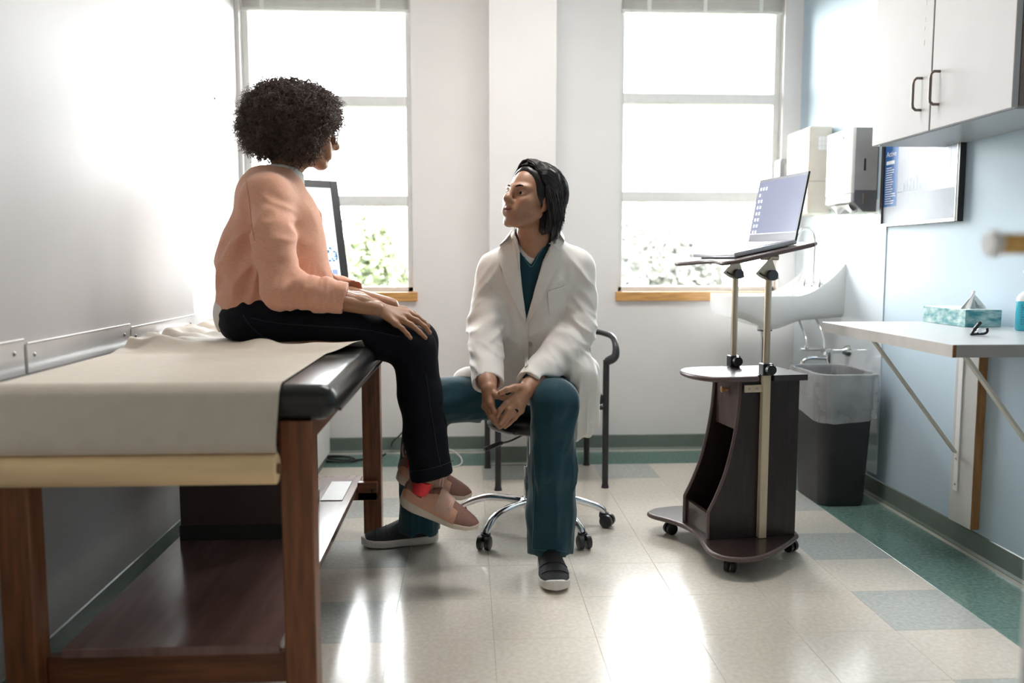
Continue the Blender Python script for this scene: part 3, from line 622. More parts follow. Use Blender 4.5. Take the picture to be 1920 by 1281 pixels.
MB().bbox(fX-0.006, fX+0.012, y0-0.002, y1+0.002, z0+0.085, z1+0.003, 0.005, 2).build('front_cover', mat('dispenser_white', (0.80, 0.78, 0.74), 0.3, var=0.02), d2, 50)
MB().bbox(fX-0.005, fX+0.010, y0-0.001, y1+0.001, z0+0.046, z0+0.085, 0.003, 1).build('clear_cover', mat('smoke_plastic', (0.55, 0.54, 0.53), 0.15, var=0.04), d2)
MB().prism([(fX+0.012, z0+0.10), (XR-0.008, z0+0.10), (XR-0.008, z0+0.004), (fX+0.055, z0+0.004), (fX+0.012, z0+0.044)], y0-0.0015, y0, lambda u, v, w: (u, w, v)).build('smoked_side', mat('dispenser_dark', (0.10, 0.10, 0.105), 0.25, var=0.05), d2)
MB().bbox(fX+0.052, fX+0.060, y0-0.0025, y0, z0+0.19, z0+0.245, 0.001, 1).build('sight_slot', mat('slot_black', (0.01, 0.01, 0.01), 0.5), d2)
MB().bbox(fX+0.050, fX+0.059, y0-0.003, y0-0.001, z0+0.035, z0+0.085, 0.001, 1).build('badge', mat('badge_brown', (0.16, 0.12, 0.09), 0.4, var=0.1), d2)
MB().lathe([(0.001, 0), (0.007, 0), (0.007, -0.003), (0.001, -0.003)], (fX-0.006, y0+0.10, z1-0.035), 'x', 12).build('lock', MATS['slot_black'], d2)
gt = np.zeros((10, 12, 3))
for i in range(10):
    for j in range(12): gt[i, j] = (fX-0.002+0.055*(j/11)+0.01*math.sin(i*0.9), y0+0.03+0.21*i/9, z0+0.040-0.055*math.sin(PI*j/11)**0.8*(0.55+0.25*math.sin(i*1.2))-0.004)
MB().grid(gt, 0.0012).build('paper_towel', mat('paper_towel_white', (0.82, 0.81, 0.79), 0.8, var=0.02), d2, 60)
d3 = thing('soap_dispenser', 'small grey soap dispenser at the window edge behind the laptop', 'dispenser', (1.8, 4.80, 1.62), 'wall dispensers above the sink')
s0 = P(1456, 324, 4.83); s1 = P(1476, 300, 4.83)
MB().bbox(s0[0], s1[0]+0.09, 4.77, YB-0.0005, s0[2]-0.13, s1[2], 0.012, 3).build('housing', mat('soap_grey', (0.30, 0.31, 0.32), 0.35, var=0.04), d3, 50)
MB().bbox(s0[0]+0.02, s1[0]+0.05, 4.762, 4.772, s1[2]-0.10, s1[2]-0.03, 0.003, 1).build('sight_window', mat('soap_window', (0.55, 0.56, 0.58), 0.2, var=0.04), d3)

# glossy splash panel on the wall behind the sink
M_SPL = mat('splash_panel', (0.70, 0.775, 0.84), 0.05, var=0.01, vscale=3, coat=1.0)
MB_s = MB().bbox(XR-0.0045, XR-0.0002, 3.80, YB-0.016, 0.115, 1.40, 0.0012, 1)
tag(MB_s.build('splash_panel', M_SPL, None, base=(XR, 4.3, 0.115)), 'glossy pale blue splash panel on the wall behind the sink', 'wall panel')

# ------------------------------------------------------------------ sink
M_PORC = mat('porcelain', (0.80, 0.81, 0.81), 0.12, var=0.01, coat=0.4)
sk = thing('wall_sink', 'white porcelain wall-mounted scrub sink with high back', 'sink', (1.64, 4.44, 0.75))
sy0, sy1 = 4.20, 4.665; XB = XR-0.0052
def zt(x):                                                          # rim height from front to wall
    t = np.clip((x-1.66)/(XB-1.66), 0, 1); return 0.936+0.165*(0.25*t+0.75*t*t)
def zbm(x): return 0.815 - 0.05*math.exp(-((x-1.55)/0.10)**2) + 0.012*np.clip((x-1.75)/0.15, 0, 1) + 0.012*np.clip((1.45-x)/0.09, 0, 1)
nx, ny = 41, 27
xs2 = np.linspace(1.345, XB, nx); ys2 = np.linspace(sy0, sy1, ny)
top = np.zeros((nx, ny, 3)); bot = np.zeros((nx, ny, 3))
for i, x in enumerate(xs2):
    for j, y in enumerate(ys2):
        ex = min((x-1.345)/0.05, (XB-x)/0.12, 1); ey = min((y-sy0)/0.04, (sy1-y)/0.04, 1)
        e = max(0.0, min(ex, ey)); e = e*e*(3-2*e)
        top[i, j] = (x, y, zt(x)*(1-e)+0.845*e if x < XB-0.10 else zt(x)*(1-e)+e*(0.96))
        rr_ = min((y-sy0)/0.05, (sy1-y)/0.05, 1); bot[i, j] = (x, y, zbm(x)+0.035*(1-rr_)**2)
mbk = MB(); n0 = nx*ny
V = np.concatenate([top.reshape(-1, 3), bot.reshape(-1, 3)]); I = lambda i, j: i*ny+j
F = [(I(i, j), I(i, j+1), I(i+1, j+1), I(i+1, j)) for i in range(nx-1) for j in range(ny-1)]
F += [tuple(n0+q for q in reversed(f)) for f in F]
bd = [I(i, 0) for i in range(nx)]+[I(nx-1, j) for j in range(1, ny)]+[I(i, ny-1) for i in range(nx-2, -1, -1)]+[I(0, j) for j in range(ny-2, 0, -1)]
F += [(bd[k], bd[(k+1) % len(bd)], n0+bd[(k+1) % len(bd)], n0+bd[k]) for k in range(len(bd))]
mbk.add(V, F).build('basin', M_PORC, sk, 45)
MB().lathe([(0.001, 0.80), (0.044, 0.80), (0.042, 0.775), (0.036, 0.752), (0.001, 0.752)], (1.565, 4.40, 0), 'z', 24).build('drain_cup', M_PORC, sk, 45)
MB().lathe([(0.001, 0.752), (0.038, 0.752), (0.038, 0.745), (0.001, 0.745)], (1.565, 4.40, 0), 'z', 24).build('drain_ring', MATS['black_plastic'], sk, 45)
MB().lathe([(0.001, 0.745), (0.026, 0.745), (0.022, 0.72), (0.019, 0.70), (0.019, 0.575), (0.024, 0.572), (0.024, 0.558), (0.018, 0.555), (0.018, 0.40), (0.001, 0.40)], (1.565, 4.40, 0), 'z', 20).build('drain_pipe', M_CHROME, sk, 45)
MB().tube(spline([(1.565, 4.40, 0.40), (1.575, 4.40, 0.33), (1.63, 4.40, 0.30), (1.69, 4.40, 0.33), (1.72, 4.40, 0.37), (XB, 4.40, 0.38)], 30), 0.018, 12).build('trap_pipe', M_CHROME, sk, 60)
fa = thing('gooseneck_faucet', 'chrome gooseneck faucet with two small taps on the sink back', 'faucet', (1.83, 4.44, 0.99))
gy = 4.44
MB().tube(spline([(1.835, gy, 0.985), (1.835, gy, 1.12), (1.835, gy, 1.225), (1.822, gy, 1.265), (1.79, gy, 1.285), (1.755, gy, 1.27), (1.738, gy, 1.235), (1.735, gy, 1.20)], 40), 0.0085, 10).build('spout', M_CHROME, fa, 60)
MB().lathe([(0.001, 0.0), (0.020, 0.0), (0.018, 0.012), (0.011, 0.02), (0.001, 0.02)], (1.835, gy, 0.978), 'z', 18).build('spout_base', M_CHROME, fa, 45)
for yv in (gy-0.10, gy+0.10):
    MB().lathe([(0.001, 0), (0.016, 0), (0.014, 0.02), (0.008, 0.03), (0.008, 0.055), (0.012, 0.06), (0.001, 0.065)], (1.83, yv, 0.976), 'z', 14).build('tap', M_CHROME, fa, 45)
# wall faucet and supply pipes below the sink
wf = thing('service_faucet', 'chrome wall faucet with bent spout and shut-off valves under the sink', 'faucet', (1.80, 4.18, 0.60))
yw = 4.13; zw = 0.665
MB().lathe([(0.001, 0), (0.030, 0), (0.028, -0.012), (0.016, -0.03), (0.013, -0.036), (0.001, -0.036)], (XB, yw, zw), 'x', 20).build('wall_flange', M_CHROME, wf, 45)
MB().tube([(XB-0.03, yw, zw), (1.80, yw, zw), (1.775, yw, zw)], 0.012, 12).build('inlet_pipe', M_CHROME, wf, 60)
MB().tube([(1.80, yw, zw+0.012), (1.80, yw, zw-0.05), (1.80, yw, zw-0.062)], [0.018, 0.018, 0.010], 14).build('valve_body', M_CHROME, wf, 50)
MB().tube(spline([(1.80, yw, zw-0.038), (1.74, yw, zw-0.034), (1.695, yw, zw-0.036), (1.668, yw, zw-0.052), (1.66, yw, zw-0.085)], 24), [0.010]*20+[0.0115]*4, 12).build('bent_spout', M_CHROME, wf, 60)
MB().tube([(1.785, yw-0.012, zw+0.005), (1.77, yw-0.02, zw+0.002), (1.76, yw-0.024, zw)], [0.016, 0.013, 0.018], 12).build('valve_handle', M_CHROME, wf, 50)
MB().tube(spline([(1.775, yw, zw+0.008), (1.73, yw+0.01, zw+0.008), (1.69, yw+0.02, zw+0.006), (1.66, yw+0.02, zw+0.008)], 14), 0.008, 10).build('cross_pipe', M_CHROME, wf, 60)
MB().tube(spline([(1.775, yw, zw+0.015), (1.778, yw+0.02, 0.73), (1.77, yw+0.06, 0.79), (1.772, yw+0.13, 0.835)], 16), 0.0055, 8).build('supply_hose', M_CHROME, wf, 60)
MB().tube(spline([(1.69, yw+0.02, zw+0.01), (1.69, yw+0.03, 0.73), (1.69, yw+0.13, 0.815)], 12), 0.0055, 8).build('supply_hose', M_CHROME, wf, 60)
MB().lathe([(0.001, 0), (0.010, 0), (0.012, 0.012), (0.008, 0.022), (0.001, 0.022)], (1.69, yw+0.02, zw+0.008), 'z', 12).build('shut_off_valve', M_CHROME, wf, 50)

# ------------------------------------------------------------------ waste bin
M_BIN = mat('black_bin_plastic', (0.022, 0.022, 0.023), 0.45, var=0.12, vscale=14, bump=0.05, bscale=150)
def bin_ring(cx, cy, w, l, z, r=0.06, n=7): return [(x, y, z) for x, y in rrect(cx-w/2, cx+w/2, cy-l/2, cy+l/2, r, n)]
bn = thing('waste_bin', 'black plastic waste bin with a clear liner by the blue wall', 'waste bin', (1.69, 3.85, 0))
bcx, bcy = 1.70, 3.845
rings = [bin_ring(bcx, bcy, 0.205, 0.300, 0.001, 0.05), bin_ring(bcx, bcy, 0.215, 0.31, 0.02, 0.05), bin_ring(bcx-0.005, bcy, 0.262, 0.385, 0.585, 0.06), bin_ring(bcx-0.005, bcy, 0.282, 0.402, 0.592, 0.065), bin_ring(bcx-0.005, bcy, 0.282, 0.402, 0.606, 0.065), bin_ring(bcx-0.005, bcy, 0.262, 0.38, 0.606, 0.06), bin_ring(bcx, bcy, 0.205, 0.295, 0.02, 0.045)]
k = len(rings[0]); mbb = MB(); V = [p for r in rings for p in r]
F = [(i*k+j, i*k+(j+1) % k, (i+1)*k+(j+1) % k, (i+1)*k+j) for i in range(len(rings)-1) for j in range(k)]+[tuple(range(k)), tuple((len(rings)-1)*k+j for j in range(k))]
mbb.add(V, F).build('bin_body', M_BIN, bn, 35)
ml = bpy.data.materials.new('clear_liner'); ml.use_nodes = True; nt = ml.node_tree; nt.nodes.clear()
o_ = nt.nodes.new('ShaderNodeOutputMaterial'); mx_ = nt.nodes.new('ShaderNodeMixShader'); t_ = nt.nodes.new('ShaderNodeBsdfTransparent'); pb = nt.nodes.new('ShaderNodeBsdfPrincipled'); nz = nt.nodes.new('ShaderNodeTexNoise'); nz.inputs['Scale'].default_value = 3
rp = nt.nodes.new('ShaderNodeValToRGB'); rp.color_ramp.elements[0].color = (0.34, 0.34, 0.34, 1); rp.color_ramp.elements[1].color = (0.50, 0.50, 0.50, 1); rp.color_ramp.elements[0].position = 0.35; rp.color_ramp.elements[1].position = 0.7
pb.inputs['Base Color'].default_value = (0.62, 0.63, 0.65, 1); pb.inputs['Roughness'].default_value = 0.22
nt.links.new(nz.outputs[0], rp.inputs[0]); nt.links.new(rp.outputs[0], mx_.inputs[0]); nt.links.new(t_.outputs[0], mx_.inputs[1]); nt.links.new(pb.outputs[0], mx_.inputs[2]); nt.links.new(mx_.outputs[0], o_.inputs[0])
rg = np.random.RandomState(11); LR = []
nseg = 120
def lring(w, l, z, r, amp, zf=None):
    pts = rrect(bcx-0.005-w/2, bcx-0.005+w/2, bcy-l/2, bcy+l/2, r, 30); out = []
    for i, (x, y) in enumerate(pts):
        a = i/len(pts)*2*PI; cxx, cyy = x-bcx, y-bcy; q = 1+amp*(math.sin(a*17+z*60)+0.7*math.sin(a*29+2+z*25))/2
        zz = z+(zf(x, y) if zf else 0); out.append((bcx+cxx*q, bcy+cyy*q, zz))
    return out
hem = lambda x, y: -0.055*(bcy+0.1-y)/0.4+0.10*np.clip((bcx-x)/0.28+0.2, -0.3, 0.8)*(-0.25)+0.006*math.sin(x*60+y*45)
LR = [lring(0.292, 0.415, 0.445, 0.07, 0.022, hem), lring(0.297, 0.420, 0.50, 0.07, 0.02, lambda x, y: hem(x, y)*0.6), lring(0.298, 0.420, 0.555, 0.07, 0.014), lring(0.292, 0.412, 0.596, 0.068, 0.006), lring(0.289, 0.409, 0.611, 0.067, 0.004), lring(0.256, 0.374, 0.612, 0.06, 0.006), lring(0.245, 0.36, 0.57, 0.06, 0.04), lring(0.23, 0.34, 0.45, 0.06, 0.06), lring(0.20, 0.29, 0.25, 0.05, 0.08)]
k = len(LR[0]); F = [(i*k+j, i*k+(j+1) % k, (i+1)*k+(j+1) % k, (i+1)*k+j) for i in range(len(LR)-1) for j in range(k)]
MB().add([p for r in LR for p in r], F).build('bin_liner', ml, bn, 60)
# ================================================================== LAPTOP CART
M_WENGE = mat('wenge_laminate', (0.022, 0.012, 0.011), 0.42, var=0.35, vscale=6, stretch=(10, 10, 1.5))
M_WENGET = mat('wenge_top', (0.04, 0.025, 0.023), 0.25, var=0.25, vscale=6, coat=0.3)
M_WEDGE = mat('wenge_edge', (0.11, 0.075, 0.072), 0.35, var=0.1)
M_POLE = mat('champagne_metal', (0.52, 0.44, 0.34), 0.35, 0.75, var=0.04)
M_BAR = mat('cream_bar', (0.62, 0.52, 0.38), 0.4, var=0.08, vscale=5, stretch=(10, 10, 1))
ca = math.radians(8.3); cu = np.array([math.cos(ca), math.sin(ca), 0]); cv = np.array([-math.sin(ca), math.cos(ca), 0]); cw = np.array([0, 0, 1.0])
CO = np.array([0.887, 3.018, 0.0]); MC = frame(CO, cu, cv, cw)
def cc(u, v, z): return CO+cu*u+cv*v+cw*z
ct = thing('laptop_cart', 'dark wood rolling laptop cart with drawer and tilting tray', 'cart', cc(0.2, 0.12, 0))
BW = 0.240                                                          # body width along v
def slab(outline, z0, z1): return MB().prism(outline, z0, z1, lambda u, v, w: tuple(cc(u, v, w)))
# base plate: concave front, rounded back
base_o = list(map(tuple, spline([(-0.075, 0.40), (-0.095, 0.375), (-0.088, 0.335), (-0.045, 0.27), (-0.012, 0.19), (-0.005, 0.12), (-0.012, 0.05), (-0.030, -0.03), (-0.040, -0.095), (-0.030, -0.15), (0.005, -0.182), (0.06, -0.195), (0.13, -0.175), (0.22, -0.115), (0.30, -0.05), (0.352, 0.0)], 60)))+[(0.362, 0.03), (0.362, 0.21)]+list(map(tuple, spline([(0.352, 0.24), (0.30, 0.29), (0.22, 0.355), (0.13, 0.415), (0.06, 0.435), (0.0, 0.43), (-0.05, 0.42)], 26)))
slab(base_o, 0.066, 0.086).build('base_plate', M_WENGET, ct, 40)
eb = MB(); pts = [cc(u*1.0, v, 0.076) for u, v in base_o]
eb.tube(pts+[pts[0]], 0.0098, 8, cap=False).build('base_edge', M_WEDGE, ct, 60)
# side panels with concave front edge
zt0 = 0.690
front = [(0.0, 0.087), (0.0, 0.19)]+[tuple(q) for q in spline([(0.0, 0.19), (0.028, 0.245), (0.062, 0.33), (0.088, 0.43), (0.105, 0.53), (0.113, 0.62), (0.115, 0.675)], 24)][1:]
panel = front+[(0.345, 0.675), (0.345, 0.087)]
for v0, v1 in ((0.0, 0.016), (BW-0.016, BW)):
    s_ = MB().prism(panel, v0, v1, lambda u, v, w: tuple(cc(u, w, v))).build('side_panel', M_WENGE, ct, 30)
    e_ = [cc(u-0.0004, (v0+v1)/2, z) for u, z in front]
    MB().tube(e_, 0.0085, 6, flat=(1.0, 1.0)).build('panel_edge', M_WEDGE, s_, 60)
MB().box(0.329, 0.345, 0.016, BW-0.016, 0.087, 0.675, M=MC).build('back_panel', M_WENGE, ct)
MB().box(0.004, 0.020, 0.016, BW-0.016, 0.087, 0.175, M=MC).build('kick_board', M_WENGET, ct)
dr = MB().bbox(0.118, 0.134, 0.019, BW-0.019, 0.485, 0.666, 0.002, M=MC).build('drawer_front', mat('drawer_wenge', (0.10, 0.062, 0.060), 0.3, var=0.3, vscale=9, stretch=(8, 8, 1.5)), ct)
MB().lathe([(0.001, 0.0), (0.007, 0.0), (0.005, -0.008), (0.006, -0.013), (0.012, -0.018), (0.012, -0.025), (0.001, -0.030)], cc(0.118, 0.125, 0.628), 'x', 18).build('knob', mat('light_wood_knob', (0.55, 0.27, 0.10), 0.35, var=0.2, vscale=60), dr, 50)
MB().box(0.134, 0.329, 0.016, BW-0.016, 0.480, 0.492, M=MC).build('drawer_shelf', M_WENGE, ct)
top_o = [tuple(q) for q in spline([(0.16, 0.262), (0.06, 0.262), (0.0, 0.245), (-0.035, 0.20), (-0.045, 0.13), (-0.035, 0.06), (0.0, 0.0), (0.06, -0.022), (0.165, -0.022)], 40)]+[(0.168, -0.006), (0.228, -0.006), (0.231, -0.022), (0.365, -0.022), (0.365, 0.262), (0.231, 0.262), (0.228, 0.246), (0.168, 0.246)]
slab(top_o, 0.676, 0.698).build('top_board', M_WENGET, ct, 40)
tp = [cc(u, v, 0.687) for u, v in top_o[:40]]
MB().tube(tp, 0.0108, 8).build('top_edge', M_WEDGE, ct, 60)
# bars, clamps and poles at both sides
M_BLK = mat('clamp_black', (0.012, 0.012, 0.014), 0.4, var=0.1)
for side_, vb in ((-1, -0.013), (1, BW+0.013)):
    MB().bbox(0.186, 0.216, vb-0.012, vb+0.012, 0.087, 0.715, 0.002, M=MC).build('side_bar', M_BAR, ct)
    MB().bbox(0.118, 0.190, vb-0.004, vb+0.004, 0.636, 0.664, 0.002, M=MC).build('bar_bracket', M_BAR, ct)
    for uu in (0.135, 0.165): MB().lathe([(0.001, 0), (0.005, 0), (0.005, -0.003), (0.001, -0.003)], cc(uu, vb-0.0045 if side_ < 0 else vb+0.0075, 0.65), 'y', 10).build('bracket_screw', MATS['grey_screw'], ct)
    cl = MB().bbox(0.180, 0.222, vb-0.020, vb+0.018, 0.6985, 0.742, 0.003, M=MC).build('clamp', M_BLK, ct)
    kn = MB()
    c0 = cc(0.201, vb-0.020, 0.722); c1 = cc(0.201, vb-0.046, 0.722)
    kn.tube([c0, cc(0.201, vb-0.03, 0.722), cc(0.201, vb-0.031, 0.722), c1], [0.008, 0.008, 0.019, 0.018], 14).build('clamp_knob', M_BLK, cl, 50)
    ztop = 1.075
    MB().tube([cc(0.201, vb, 0.715), cc(0.201, vb, ztop)], 0.0125, 16).build('pole', M_POLE, ct, 50)
    # quadrant tilt bracket under the tray
    q = [(0.0, 0.055)]+arc((0.0, 0.055), 0.085, 225, 292, 10)
    qd = MB().prism([(0.201+u, 1.075+v) for u, v in q], vb-0.017, vb-0.0135, lambda u, v, w: tuple(cc(u, w, v))).build('tilt_bracket', M_POLE, ct)
    MB().tube([cc(0.201+u, vb-0.018, 1.075+v) for u, v in arc((0.0, 0.055), 0.073, 232, 268, 8)], 0.0035, 6).build('slot', mat('slot_dark', (0.08, 0.07, 0.06), 0.6), qd)
    MB().tube([cc(0.201, vb-0.012, 1.064), cc(0.201, vb-0.036, 1.064)], [0.019, 0.019], 16).build('tilt_knob', mat('knob_grey', (0.06, 0.065, 0.08), 0.4, var=0.1), ct, 50)
    MB().tube([cc(0.17, vb, 1.128), cc(0.235, vb, 1.128)], 0.010, 12).build('tray_pivot', M_POLE, ct, 50)
# tray (tilted towards the user)
ti = math.radians(11.5); tu = cu*math.cos(ti)+cw*math.sin(ti); tw = np.cross(tu, cv); tw = tw if tw[2] > 0 else -tw
TO = cc(0.02, -0.075, 1.102); MTR = frame(TO, tu, cv, tw)
tray_o = [tuple(q) for q in spline([(0.31, -0.02), (0.16, -0.025), (0.06, -0.03), (0.01, -0.015), (-0.012, 0.03), (0.0, 0.09), (0.015, 0.16), (0.010, 0.24), (-0.02, 0.33), (-0.035, 0.39), (-0.02, 0.43), (0.03, 0.445), (0.16, 0.445), (0.31, 0.44), (0.335, 0.42), (0.34, 0.21), (0.335, 0.0)], 70)]
MB().prism(tray_o, 0, 0.016, lambda u, v, w: tuple(tf(MTR, [(u, v, w)])[0])).build('tray', mat('tray_wenge', (0.10, 0.08, 0.08), 0.25, var=0.15, coat=0.3), ct, 40)
te = [tf(MTR, [(u, v, 0.008)])[0] for u, v in tray_o]; MB().tube(te+[te[0]], 0.0078, 8, cap=False).build('tray_edge', M_WEDGE, ct, 60)
# casters
for (p, an) in ((FL(1258, 1003), 200), (FL(1371, 1074), 240), (FL(1484, 1036), 300), (cc(0.31, 0.29, 0), 30)):
    p = np.array(p); p[1] += 0.012; p[2] = 0; d = np.array([math.cos(math.radians(an)), math.sin(math.radians(an)), 0]); ax = np.array([-d[1], d[0], 0])
    cs = MB()
    for s_ in (-1, 1): cs.tube([p+ax*s_*0.006+cw*0.0235, p+ax*s_*0.009+cw*0.0235, p+ax*s_*0.019+cw*0.0235, p+ax*s_*0.021+cw*0.0235], [0.0234, 0.0234, 0.0234, 0.019], 18)
    co = cs.build('caster', M_BLK, ct, 40)
    MB().tube([p+cw*0.03-d*0.0, p-d*0.012+cw*0.05, p-d*0.012+cw*0.066], [0.012, 0.014, 0.010], 10).build('caster_fork', M_BLK, co, 50)
# laptop
lp = thing('laptop', 'open silver laptop with blue desktop screen on the cart tray', 'laptop', tf(MTR, [(0.16, 0.2, 0.017)])[0])
M_ALU = mat('laptop_silver', (0.55, 0.56, 0.60), 0.3, 0.6, var=0.02)
ML = MTR.copy(); ML[:3, 3] = tf(MTR, [(0.035, 0.028, 0.0185)])[0]
LW, LD = 0.365, 0.245
MB().bbox(0, LD, 0, LW, 0, 0.017, 0.004, 2, M=ML).build('keyboard_base', M_ALU, lp, 40)
MB().box(0.02, LD-0.02, 0.03, LW-0.03, -0.003, 0.0005, M=ML).build('rubber_feet', M_BLK, lp)
kb = MB().box(0.10, LD-0.022, 0.020, LW-0.020, 0.0168, 0.0174, M=ML).build('keyboard_well', mat('key_bed', (0.40, 0.41, 0.45), 0.5, var=0.02), lp)
kg = MB().bbox(0, 0.0155, 0, 0.0195, 0.0174, 0.0192, 0.0008, 1, M=ML)
kme = None
for r_ in range(5):
    for c_ in range(14):
        du, dv = 0.104+r_*0.0225, 0.024+c_*0.0232
        vec = tu*du+cv*dv
        if kme is None:
            k1 = kg.build('key', mat('key_grey', (0.60, 0.61, 0.65), 0.45, var=0.02), kb); kme = k1; k1.location = Vector(vec)
        else:
            o2 = kme.copy(); COL.objects.link(o2); o2.parent = kb; o2.location = Vector(vec)
MB().box(0.015, 0.085, LW/2-0.06, LW/2+0.05, 0.0169, 0.0173, M=ML).build('touchpad', mat('touchpad', (0.48, 0.49, 0.52), 0.3, var=0.02), lp)
# screen lid: hinge at back edge, opened past vertical
ls = math.radians(112); su = tu*(-math.cos(ls))+tw*math.sin(ls)       # up direction of the lid
sn = np.cross(su, cv); sn = sn if sn@cu < 0 else -sn                  # faces the user
MS = frame(tf(ML, [(LD-0.006, 0, 0.014)])[0], -cv*-1, su, sn); MS[:3, 0] = cv; MS[:3, 1] = su; MS[:3, 2] = sn
SH = 0.252
MB().bbox(0.0, LW, 0.0, SH, -0.007, 0, 0.002, 2, M=MS).build('lid', mat('lid_dark', (0.045, 0.047, 0.055), 0.35, 0.2, var=0.05), lp, 40)
MB().box(0.002, LW-0.002, 0.002, SH-0.002, 0, 0.0006, M=MS).build('screen_bezel', mat('bezel_grey', (0.30, 0.31, 0.36), 0.3, var=0.03), lp)
sc_ = MB().box(0.008, LW-0.008, 0.030, SH-0.012, 0.0006, 0.0011, M=MS).build('screen', mat('laptop_screen', (0.10, 0.11, 0.16), 0.18, emit=(0.40, 0.44, 0.62), estr=0.23), lp)
ic = MB(); rg = np.random.RandomState(2)
im = mat('icon_light', (0.8, 0.82, 0.9), 0.4, emit=(0.85, 0.88, 0.98), estr=0.38, var=0.3, vscale=200)
for r_ in range(8):
    for c_ in range(3 if r_ < 1 else 2):
        if c_ == 1 and rg.rand() < 0.1: continue
        vv_ = LW-0.022-c_*0.022; uu_ = SH-0.034-r_*0.0245
        MB().box(vv_-0.012, vv_, uu_-0.012, uu_, 0.0011, 0.0014, M=MS).build('desktop_icon', im, sc_)
MB().box(0.008, LW-0.008, 0.030, 0.034, 0.0011, 0.0013, M=MS).build('task_bar', mat('task_bar', (0.5, 0.52, 0.6), 0.4, emit=(0.62, 0.66, 0.80), estr=0.3), sc_)
# ================================================================== ROLLING STOOL
M_BLKP = mat('caster_black', (0.022, 0.022, 0.024), 0.38, var=0.1)
SX, SY = 0.262, 3.43
sto = thing('rolling_stool', 'chrome five-star rolling stool under the doctor', 'stool', (SX, SY, 0))
MB().lathe([(0.001, 0.435), (0.165, 0.435), (0.185, 0.445), (0.190, 0.462), (0.186, 0.482), (0.165, 0.495), (0.001, 0.498)], (SX, SY-0.02, 0), 'z', 40).build('seat', M_VINYL, sto, 50)
MB().lathe([(0.001, 0.405), (0.05, 0.405), (0.09, 0.425), (0.12, 0.4345), (0.001, 0.4345)], (SX, SY, 0), 'z', 24).build('seat_plate', M_BLKP, sto, 40)
MB().lathe([(0.001, 0.115), (0.026, 0.115), (0.026, 0.27), (0.024, 0.275), (0.013, 0.277), (0.013, 0.405), (0.001, 0.405)], (SX-0.012, SY, 0), 'z', 20).build('gas_column', M_CHROME, sto, 40)
MB().tube(spline([(SX-0.02, SY-0.03, 0.42), (SX-0.10, SY-0.17, 0.415), (SX-0.15, SY-0.27, 0.425), (SX-0.205, SY-0.30, 0.41)], 14), [0.004]*8+[0.009]*6, 10).build('lever', M_BLKP, sto, 60)
MB().lathe([(0.001, 0.092), (0.032, 0.092), (0.042, 0.105), (0.042, 0.130), (0.030, 0.142), (0.001, 0.142)], (SX-0.012, SY, 0), 'z', 24).build('hub', M_CHROME, sto, 40)
hubx = SX-0.012
ends = [(np.array([0.062, 3.215]), 250), (np.array([0.440, 3.205]), 285), (np.array([0.565, 3.465]), 330), (np.array([0.34, 3.71]), 60), (np.array([-0.03, 3.56]), 150)]
for e, an in ends:
    h_ = np.array([hubx, SY]); dv_ = (e-h_); L_ = np.linalg.norm(dv_); dv_ /= L_
    def hp(s, z): q = h_+dv_*s; return (q[0], q[1], z)
    lg = MB().tube(spline([hp(0.02, 0.122), hp(0.10, 0.126), hp(0.18, 0.122), hp(0.24, 0.105), hp(L_-0.012, 0.078), hp(L_, 0.060)], 24), np.linspace(0.017, 0.0145, 24), 14, flat=(1.05, 0.95)).build('star_leg', M_CHROME, sto, 60)
    d = np.array([math.cos(math.radians(an)), math.sin(math.radians(an)), 0]); ax = np.array([-d[1], d[0], 0]); c = np.array([e[0], e[1], 0])+d*0.016+np.array([0, 0, 0.0275])
    cs = MB()
    for s_ in (-1, 1): cs.tube([c+ax*s_*0.007, c+ax*s_*0.010, c+ax*s_*0.024, c+ax*s_*0.027], [0.0272, 0.0273, 0.0273, 0.020], 22)
    co = cs.build('caster', M_BLKP, lg, 40)
    MB().tube([np.array([e[0], e[1], 0.030]), np.array([e[0], e[1], 0.045]), np.array([e[0], e[1], 0.060])], [0.016, 0.021, 0.019], 14).build('caster_hood', M_BLKP, lg, 50)

# ================================================================== VISITOR CHAIR behind the doctor
M_CHB = mat('chair_black_metal', (0.022, 0.022, 0.024), 0.32, var=0.12)
M_CHA = mat('chair_arm_black', (0.02, 0.021, 0.025), 0.38, var=0.08)
M_CHF = mat('chair_black_fabric', (0.02, 0.02, 0.022), 0.9, var=0.2, vscale=120)
vc = thing('visitor_chair', 'black metal armchair standing behind the doctor', 'chair', (0.385, 4.3, 0))
fl_, fr_, bl2, br2 = np.array([0.140, 4.05]), np.array([0.668, 4.07]), np.array([0.098, 4.50]), np.array([0.640, 4.535])
for k, (q, top) in enumerate(((fl_, 0.635), (fr_, 0.635))):
    MB().tube([(q[0], q[1], 0.012), (q[0], q[1], top)], 0.0155, 14).build('leg', M_CHB, vc, 50)
    MB().lathe([(0.001, 0), (0.020, 0), (0.017, 0.012), (0.0158, 0.02), (0.001, 0.02)], (q[0], q[1], 0.0), 'z', 14).build('foot_cap', M_BLKP, vc, 50)
for q in (bl2, br2):
    MB().tube(spline([(q[0], q[1], 0.012), (q[0], q[1]-0.01, 0.25), (q[0], q[1]-0.03, 0.45), (q[0], q[1], 0.70), (q[0], q[1]+0.02, 0.86)], 16), 0.0155, 14).build('leg', M_CHB, vc, 50)
    MB().lathe([(0.001, 0), (0.020, 0), (0.017, 0.012), (0.0158, 0.02), (0.001, 0.02)], (q[0], q[1], 0.0), 'z', 14).build('foot_cap', M_BLKP, vc, 50)
MB().bbox(0.13, 0.66, 4.06, 4.50, 0.415, 0.465, 0.018, 3).build('seat', M_CHF, vc, 50)
MB().bbox(0.15, 0.60, 4.505, 4.535, 0.54, 0.84, 0.012, 3).build('backrest', M_CHF, vc, 50)
